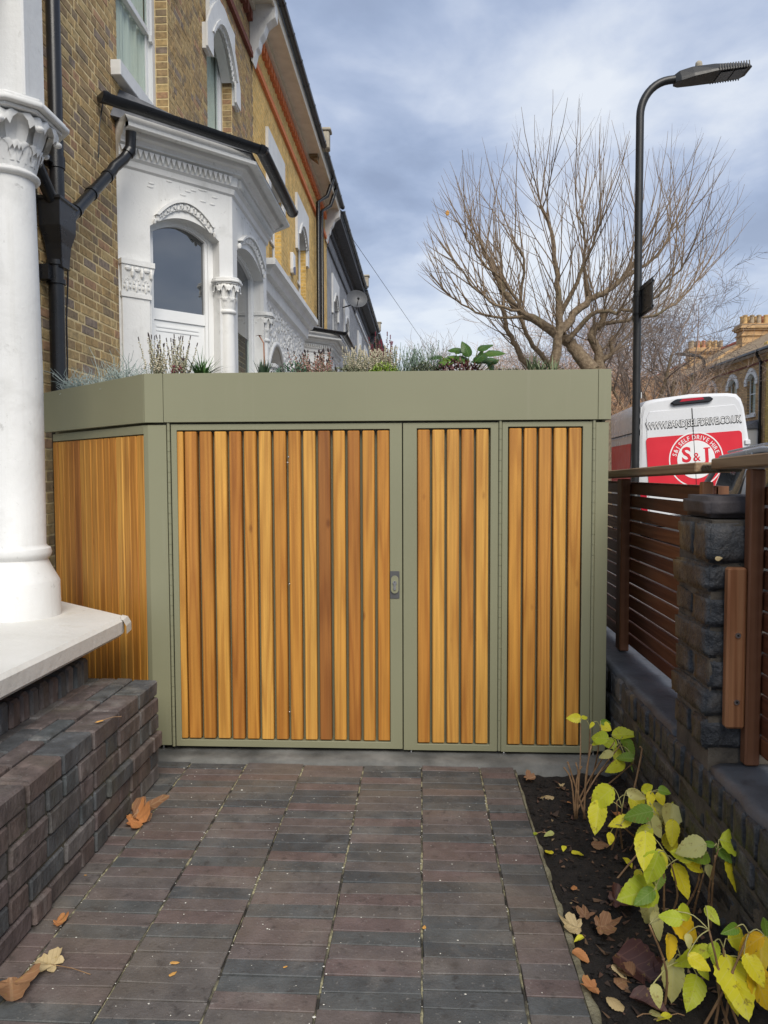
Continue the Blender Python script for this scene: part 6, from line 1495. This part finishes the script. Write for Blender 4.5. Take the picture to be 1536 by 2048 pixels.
# ================================================================== HYDRANGEAS in the bed
def bpx(cx, cy): return 980+cx*.362, 1400+cy*.362
STEM = mk('brown_hydrangea_stem', [(.3, (.16, .09, .045)), (.7, (.30, .18, .09))], .7, 40, 4, .3, 200, .002)
PET = mk('pale_green_stalk', [(.3, (.35, .33, .12)), (.7, (.50, .46, .20))], .6, 40, 3, 0)
plants = [
 ('small yellowing hydrangea with green leaves against the right post of the store', 2.93, [(470, 650), (515, 560), (540, 480), (480, 560)],
  [(500, 130), (555, 150), (610, 150), (690, 230), (720, 250), (790, 350), (690, 330)],
  [(465, 100, 70, 180, 'Y'), (525, 95, 42, -30, 'L'), (562, 140, 42, 130, 'Y'), (640, 148, 62, 40, 'Y'), (600, 205, 95, 200, 'L'), (655, 235, 80, 200, 'L'), (592, 232, 70, 160, 'L'), (745, 190, 120, 8, 'L'), (765, 265, 115, 70, 'G'), (698, 372, 105, 155, 'L'), (828, 390, 112, 65, 'G'), (640, 303, 72, 172, 'P'), (745, 318, 80, 190, 'G'), (700, 300, 70, 110, 'L'), (640, 125, 50, 10, 'G')]),
 ('hydrangea with broad yellow and lime leaves in the middle of the bed', 2.42, [(600, 700), (665, 700), (700, 720), (670, 1010), (740, 640)],
  [(700, 560), (730, 600), (860, 560), (940, 700), (720, 690)],
  [(612, 540, 150, 150, 'L'), (592, 650, 160, 108, 'Y'), (722, 668, 110, 170, 'Y'), (865, 605, 185, 35, 'Y'), (815, 630, 150, 175, 'G'), (810, 525, 95, 20, 'P'), (888, 545, 75, 110, 'Y'), (945, 545, 65, 70, 'Y'), (965, 503, 62, 10, 'G'), (1000, 650, 135, 110, 'P'), (1085, 655, 190, 32, 'L'), (1010, 735, 125, 100, 'Y'), (915, 690, 110, 60, 'P'), (845, 742, 110, 150, 'L'), (870, 488, 80, -25, 'L'), (668, 765, 60, 100, 'Y'), (940, 620, 110, 60, 'P'), (1000, 800, 110, 70, 'Y')]),
 ('tall hydrangea with oval yellow leaves along the dwarf wall', 2.08, [(960, 1190), (985, 1200), (1050, 1180), (1120, 1180), (875, 1200)],
  [(960, 870), (1000, 900), (1170, 870), (1180, 960), (900, 1010)],
  [(855, 822, 180, 108, 'Y'), (900, 930, 170, 118, 'L'), (932, 995, 100, 105, 'G'), (1065, 1000, 165, 72, 'Y'), (1105, 812, 150, 175, 'P'), (1140, 858, 140, 165, 'G'), (1138, 920, 105, 5, 'Y'), (812, 1070, 215, 165, 'L'), (855, 1088, 130, 150, 'G'), (1215, 950, 68, 95, 'P'), (885, 1190, 150, 98, 'P'), (930, 1240, 125, 85, 'P'), (818, 975, 65, 110, 'Y'), (1060, 855, 110, 190, 'L'), (950, 880, 90, 60, 'Y')]),
 ('hydrangea with three large leaves leaning over the black wall', 1.98, [(1240, 1180), (1250, 1150)],
  [(1245, 860), (1260, 830)],
  [(1400, 802, 205, 14, 'L'), (1328, 862, 135, 32, 'G'), (1372, 990, 225, 78, 'Y'), (1205, 795, 60, 190, 'G')]),
 ('front hydrangea with golden yellow drooping leaves at the lower right corner', 1.72, [(1240, 1800), (1290, 1800), (1380, 1800), (1430, 1790), (960, 1700), (980, 1560), (1330, 1810), (1170, 1800)],
  [(1210, 1270), (1290, 1420), (1290, 1370), (1440, 1420), (880, 1240), (1060, 1440), (1250, 1380), (1430, 1290)],
  [(1100, 1262, 235, 18, 'O'), (1000, 1372, 125, 85, 'O'), (1008, 1552, 190, 108, 'P'), (1112, 1430, 175, 150, 'L'), (1128, 1612, 165, 118, 'L'), (1160, 1392, 120, 170, 'L'), (1240, 1400, 105, 105, 'L'), (1285, 1482, 72, 75, 'G'), (1392, 1312, 190, -8, 'L'), (1430, 1352, 165, 160, 'O'), (1375, 1570, 280, 82, 'Y'), (1500, 1402, 185, 105, 'O'), (1500, 1600, 205, 65, 'O'), (1528, 1250, 100, -70, 'G'), (1350, 1640, 145, 100, 'Y'), (1230, 1190, 95, 60, 'L'), (1090, 1172, 110, 0, 'L'), (925, 1630, 100, 82, 'P'), (1100, 1330, 66, 92, 'P'), (1160, 1455, 120, 30, 'Y'), (1000, 1200, 110, 190, 'L'), (1330, 1270, 90, 160, 'G'), (1470, 1490, 150, 60, 'Y'), (1180, 1500, 80, 60, 'L')]),
]
for lab, Y, bases, nodes_, leaves in plants:
    b0 = onY(*bpx(*bases[0]), Y); H_ = thing('hydrangea', lab, 'plant', (b0.x, Y, GZ-.03))
    NP = [onY(*bpx(*n), Y+rng.uniform(-.05, .05)) for n in nodes_]
    for i, nd_ in enumerate(NP):
        bb = onZ(*bpx(*bases[i % len(bases)]), GZ-.03); 
        bb = Vector((min(max(bb.x, .42), .80), min(max(bb.y, Y-.12), Y+.12), GZ-.04)); mid = bb.lerp(nd_, .5)+Vector((rng.gauss(0, .012), rng.gauss(0, .012), 0))
        mb = MB(); sp_ = smoothpts([bb, mid, nd_], 4); mb.tube(sp_, [.0034-.0014*k/len(sp_) for k in range(len(sp_))], 7)
        for k in (3, 5): mb.blob(tuple(sp_[k]), .0042, n=6)
        mb.build('stem', STEM, H_, smooth=True, fix=False)
    for (cx, cy, ln, a, col) in leaves:
        Yl = Y + rng.uniform(-.07, .05); c = onY(*bpx(cx, cy), Yl); L = ln*.362*Yl/1530*1.20; ar = R(a)
        n = Vector((rng.gauss(0, .38), -.72, .62+rng.gauss(0, .25))).normalized()
        ex = Vector((1, 0, 0)); ex = (ex-n*ex.dot(n)).normalized(); ez = n.cross(ex); ez = ez if ez.z > 0 else -ez
        d = (ex*math.cos(ar) - ez*math.sin(ar)*1.15).normalized(); b = c - d*L*.5
        o = place_leaf(rng.choice(HLV[col]), 'leaf', H_, b, d, n, L, rng.uniform(.82, 1.15))
        nd_ = min(NP, key=lambda q: (q-b).length); mid = b.lerp(nd_, .5)+Vector((0, 0, .012))
        if (nd_-b).length < .16:
            mb = MB(); mb.tube(smoothpts([nd_, mid, b, b+d*L*.06], 3), .0013, 5); mb.build('leaf_stalk', PET, H_, smooth=True, fix=False)
# bare woody stems beside the first plant
BS = thing('bare_shrub', 'leafless little shrub of pruned brown stems in the bed', 'plant', (.60, 2.7, GZ-.03))
for (a, b_, cc) in (((430, 345), (470, 470), (530, 600)), ((410, 375), (450, 450), (470, 620)), ((475, 350), (490, 430), (480, 600)), ((505, 370), (480, 440), (470, 560)), ((560, 250), (530, 420), (520, 560)), ((830, 260), (835, 310), (760, 520))):
    Yb = 2.75; P = [onY(*bpx(*q), Yb) for q in (cc, b_, a)]; P[0].z = min(P[0].z, GZ-.02); mb = MB(); mb.tube(smoothpts(P, 3), [.004, .004, .0036, .0034, .003, .003, .0028], 6); mb.blob(tuple(P[2]), .004, n=6); mb.build('stem', STEM, BS, smooth=True, fix=False)
# ================================================================== FALLEN LEAVES
def lobed(name, seedv, lobes=5, curl=.4, mat='B'):
    rr = random.Random(seedv); n = 40; rings = 5; vs = [(0, 0, 0)]; uvs = [(.5, .1)]
    for j in range(1, rings+1):
        for k in range(n):
            t = 2*math.pi*k/n; back = max(0, -math.cos(t)); lob = .62+.38*abs(math.cos(lobes*.5*t*1.0))**.8
            lob *= (1-.45*back)*(1+.05*math.sin(t*17)); r = lob*j/rings*.55
            x, y = r*math.sin(t), r*math.cos(t)+.12*j/rings; rn = math.hypot(x, y)
            z = curl*(rn**2)*(1.2+.8*math.sin(t*2+seedv)) + .05*math.sin(t*5+seedv)*j/rings + rr.gauss(0, .008)
            vs.append((x, y, z)); uvs.append((.5+x*.8, .2+y))
    fs = [(0, 1+k, 1+(k+1) % n) for k in range(n)] + [(1+(j-1)*n+k, 1+j*n+k, 1+j*n+(k+1) % n, 1+(j-1)*n+(k+1) % n) for j in range(1, rings) for k in range(n)]
    me = bpy.data.meshes.new(name); me.from_pydata(vs, [], fs); ul = me.uv_layers.new(name='UVMap')
    for lp in me.loops: ul.data[lp.index].uv = uvs[lp.vertex_index]
    me.polygons.foreach_set('use_smooth', [True]*len(me.polygons)); me.materials.append(LM[mat]); return me
def fallen(label, px, py, L, ang, me, z=None, nrm=(0, 0, 1), lift=.006, wsc=1.0, stalk=None):
    z = GZ if z is None else z; p = onZ(px, py, z+lift); a = R(ang); d = Vector((math.cos(a), math.sin(a), 0.0)); n = Vector(nrm)
    T_ = place_leaf(me, 'fallen_leaf', None, (p.x, p.y, z+lift), d, n, L, wsc); tag(T_, label, 'leaf')
    if stalk:
        mb = MB(); s0 = Vector((p.x, p.y, z+lift)); s1 = s0-d*stalk; s1.z = z+.004
        mb.tube([s0+d*.1*L, s0.lerp(s1, .5)+Vector((0, 0, .004)), s1], .0013, 5); o = mb.build('leaf_stalk', STEM, None, fix=False); o.parent = T_; o.matrix_parent_inverse = T_.matrix_basis.inverted()
    return T_
fallen('large curled rust brown leaf lying against the foot of the brick wall', 262, 1642, .105, 12, lobed('leaf', 3, 5, .9, 'R'), nrm=(.4, -.35, 1), lift=.012)
fallen('crumpled dark brown leaf standing behind the large rust leaf', 268, 1630, .085, 75, lobed('leaf', 8, 5, 1.6, 'B'), nrm=(.9, -.7, .6), lift=.03)
fallen('reddish brown leaf at the left edge beside the wall foot', 22, 1965, .13, -60, lobed('leaf', 5, 3, .5, 'B'), nrm=(.1, -.1, 1))
fallen('pale tan lobed leaf with a long thin stalk on the paving', 108, 1930, .085, 165, lobed('leaf', 11, 5, .25, 'T'), nrm=(.05, -.15, 1), stalk=.11)
fallen('small torn orange brown leaf near the wall on the paving', 112, 1845, .05, 20, lobed('leaf', 21, 5, .5, 'R'))
oL = [leaf_mesh('leaf', 1, .5, .1, .1, 0, .3, seedv=60+k) for k in range(3)]
OR_ = leafmat('orange_birch_leaf', [(0, (.62, .28, .06)), (.5, (.70, .36, .09)), (1, (.55, .30, .10))], veinamt=.2, trans=.1)
for me in oL: me.materials.append(OR_)
fallen('upper of two tiny orange leaves on the middle paving', 340, 1925, .026, 10, oL[0], lift=.004); fallen('lower of two tiny orange leaves on the middle paving', 338, 1952, .026, 60, oL[1], lift=.004)
fallen('tiny yellow leaf standing in the central joint', 848, 1858, .022, 85, oL[2], lift=.004)
fallen('small orange leaf remnant in the lower middle of the paving', 566, 1935, .014, 40, oL[0], lift=.004)
fallen('tiny orange flake in a joint on the left of the paving', 168, 1750, .010, 10, oL[1], lift=.004)
fallen('crumbled straw coloured leaf bit on top of the brick wall', 207, 1440, .030, -140, oL[2], z=.375, lift=.004, stalk=.06)
p = onX(1436, 1115, .80); T_ = place_leaf(HLV['T'][1], 'fallen_leaf', None, onY(1430, 1118, 2.19), (1, -.1, .2), (0, -1, .4), .022); tag(T_, 'tiny pale leaf caught on the face of the black pillar', 'leaf')
BZ = GZ-.012
bedl = [
 ('shrivelled brown leaf at the top corner of the bed', 205, 435, 'B', .05, 20), ('crumpled tan leaf near the top of the bed', 355, 540, 'T', .055, 160), ('small orange leaf chip in the upper bed', 425, 565, 'R', .018, 0),
 ('cream leaf bit beside the pruned stems', 395, 475, 'T', .022, 70), ('yellow green leaf with long stalk at the path side of the bed', 262, 735, 'L', .035, 200), ('small white yellow leaf in the upper middle bed', 355, 735, 'P', .034, 190),
 ('little yellow leaf beside the dark curled leaf', 412, 805, 'Y', .026, 250), ('curled grey brown leaf in the middle of the bed', 560, 800, 'B', .065, 15), ('yellow leaf standing on its edge at the path side', 345, 850, 'Y', .036, 120),
 ('yellow folded leaf right of the one on its edge', 450, 845, 'Y', .042, 10), ('yellow leaf half hidden among middle stems', 740, 870, 'Y', .045, 290), ('rust leaf flake in the middle bed', 465, 1050, 'R', .032, 80),
 ('large pale brown oak leaf beside the path edge', 480, 1255, 'T', .07, 165), ('large brown oak leaf pointing right in the lower bed', 610, 1250, 'B', .075, 0), ('upright brown leaf above the oak leaves', 525, 1200, 'B', .045, 75),
 ('small yellow curled leaf below the oak leaves', 520, 1310, 'Y', .028, 200), ('orange brown leaf on the bed edging', 455, 1385, 'R', .048, -40), ('long dark maroon leaf lying diagonally in the lower bed', 700, 1400, 'D', .145, -52),
 ('dark grey crumpled leaf right of the maroon leaf', 690, 1110, 'D', .07, 20), ('pale grey curled leaf at the lower middle bed', 680, 1460, 'T', .045, -60), ('brown scalloped leaf at the bottom of the bed', 700, 1575, 'B', .075, 40),
 ('dark brown leaf under the scalloped leaf', 770, 1640, 'D', .085, -30), ('reddish brown leaf bit at the lower left of the bed', 575, 1590, 'R', .05, 190), ('tan rolled leaf at the bottom of the bed', 640, 1645, 'T', .05, -20),
 ('cream yellow leaf with stalk at the very bottom', 880, 1735, 'P', .055, 10), ('small yellow leaf at the bottom edge with pale stalk', 1005, 1740, 'Y', .035, 190), ('brown leaf under the lower right leaves', 910, 1500, 'D', .06, 50),
 ('brown leaf among the front stems', 790, 1530, 'B', .06, 110), ('russet leaf under the middle hydrangea', 700, 640, 'R', .05, 90), ('grey brown leaf near the wall foot', 1190, 1160, 'B', .06, 10)]
for lab, cx, cy, col, L, ang in bedl:
    px, py = bpx(cx, cy); me = HLV['D'][2] if 'long dark maroon' in lab else rng.choice(HLV[col]) if col in 'YLP' or 'oak' not in lab and rng.random() < .6 else lobed('leaf', int(cx), 5, .6, col if col in 'BTRD' else 'B')
    if px > 1530 or py > 2046: py = 2040
    fallen(lab, px, py, L*1.1, ang, me, z=BZ, nrm=(rng.gauss(0, .25), rng.gauss(-.2, .2), 1), lift=.008, stalk=.03 if 'stalk' in lab else None)
# crumbled leaf litter
mb = MB()
for _ in range(380):
    x, y = rng.uniform(.42, .80), rng.uniform(1.5, 3.1); r = rng.uniform(.004, .012)*(1.6 if rng.random() < .12 else 1); a = rng.uniform(0, 6.28); z = GZ-.018+.022*mnoise.noise(Vector((x*7, y*7, 2.2)))
    mb.blade((x, y, z+.003), (math.cos(a), math.sin(a), rng.uniform(-.1, .5)), r*2, r, .0, 3, side=(-math.sin(a), math.cos(a), rng.uniform(-.5, .5)))
mb.build('leaf_litter', mk('brown_litter', [(.3, g3(.8)), (.7, g3(1.2))], .8, 60, 3, 0, rcols=[(0, (.07, .035, .022)), (.4, (.12, .07, .04)), (.65, (.04, .025, .018)), (.93, (.24, .17, .09))]), kind='stuff', fix=False)
# ---- overall checks
for o in list(SC.objects):
    if o.type == 'MESH' and o.parent is None and 'kind' not in o and 'category' not in o: print('UNTAGGED', o.name)
print('objects', len(SC.objects), 'tris', sum(len(o.data.polygons) for o in SC.objects if o.type == 'MESH'))
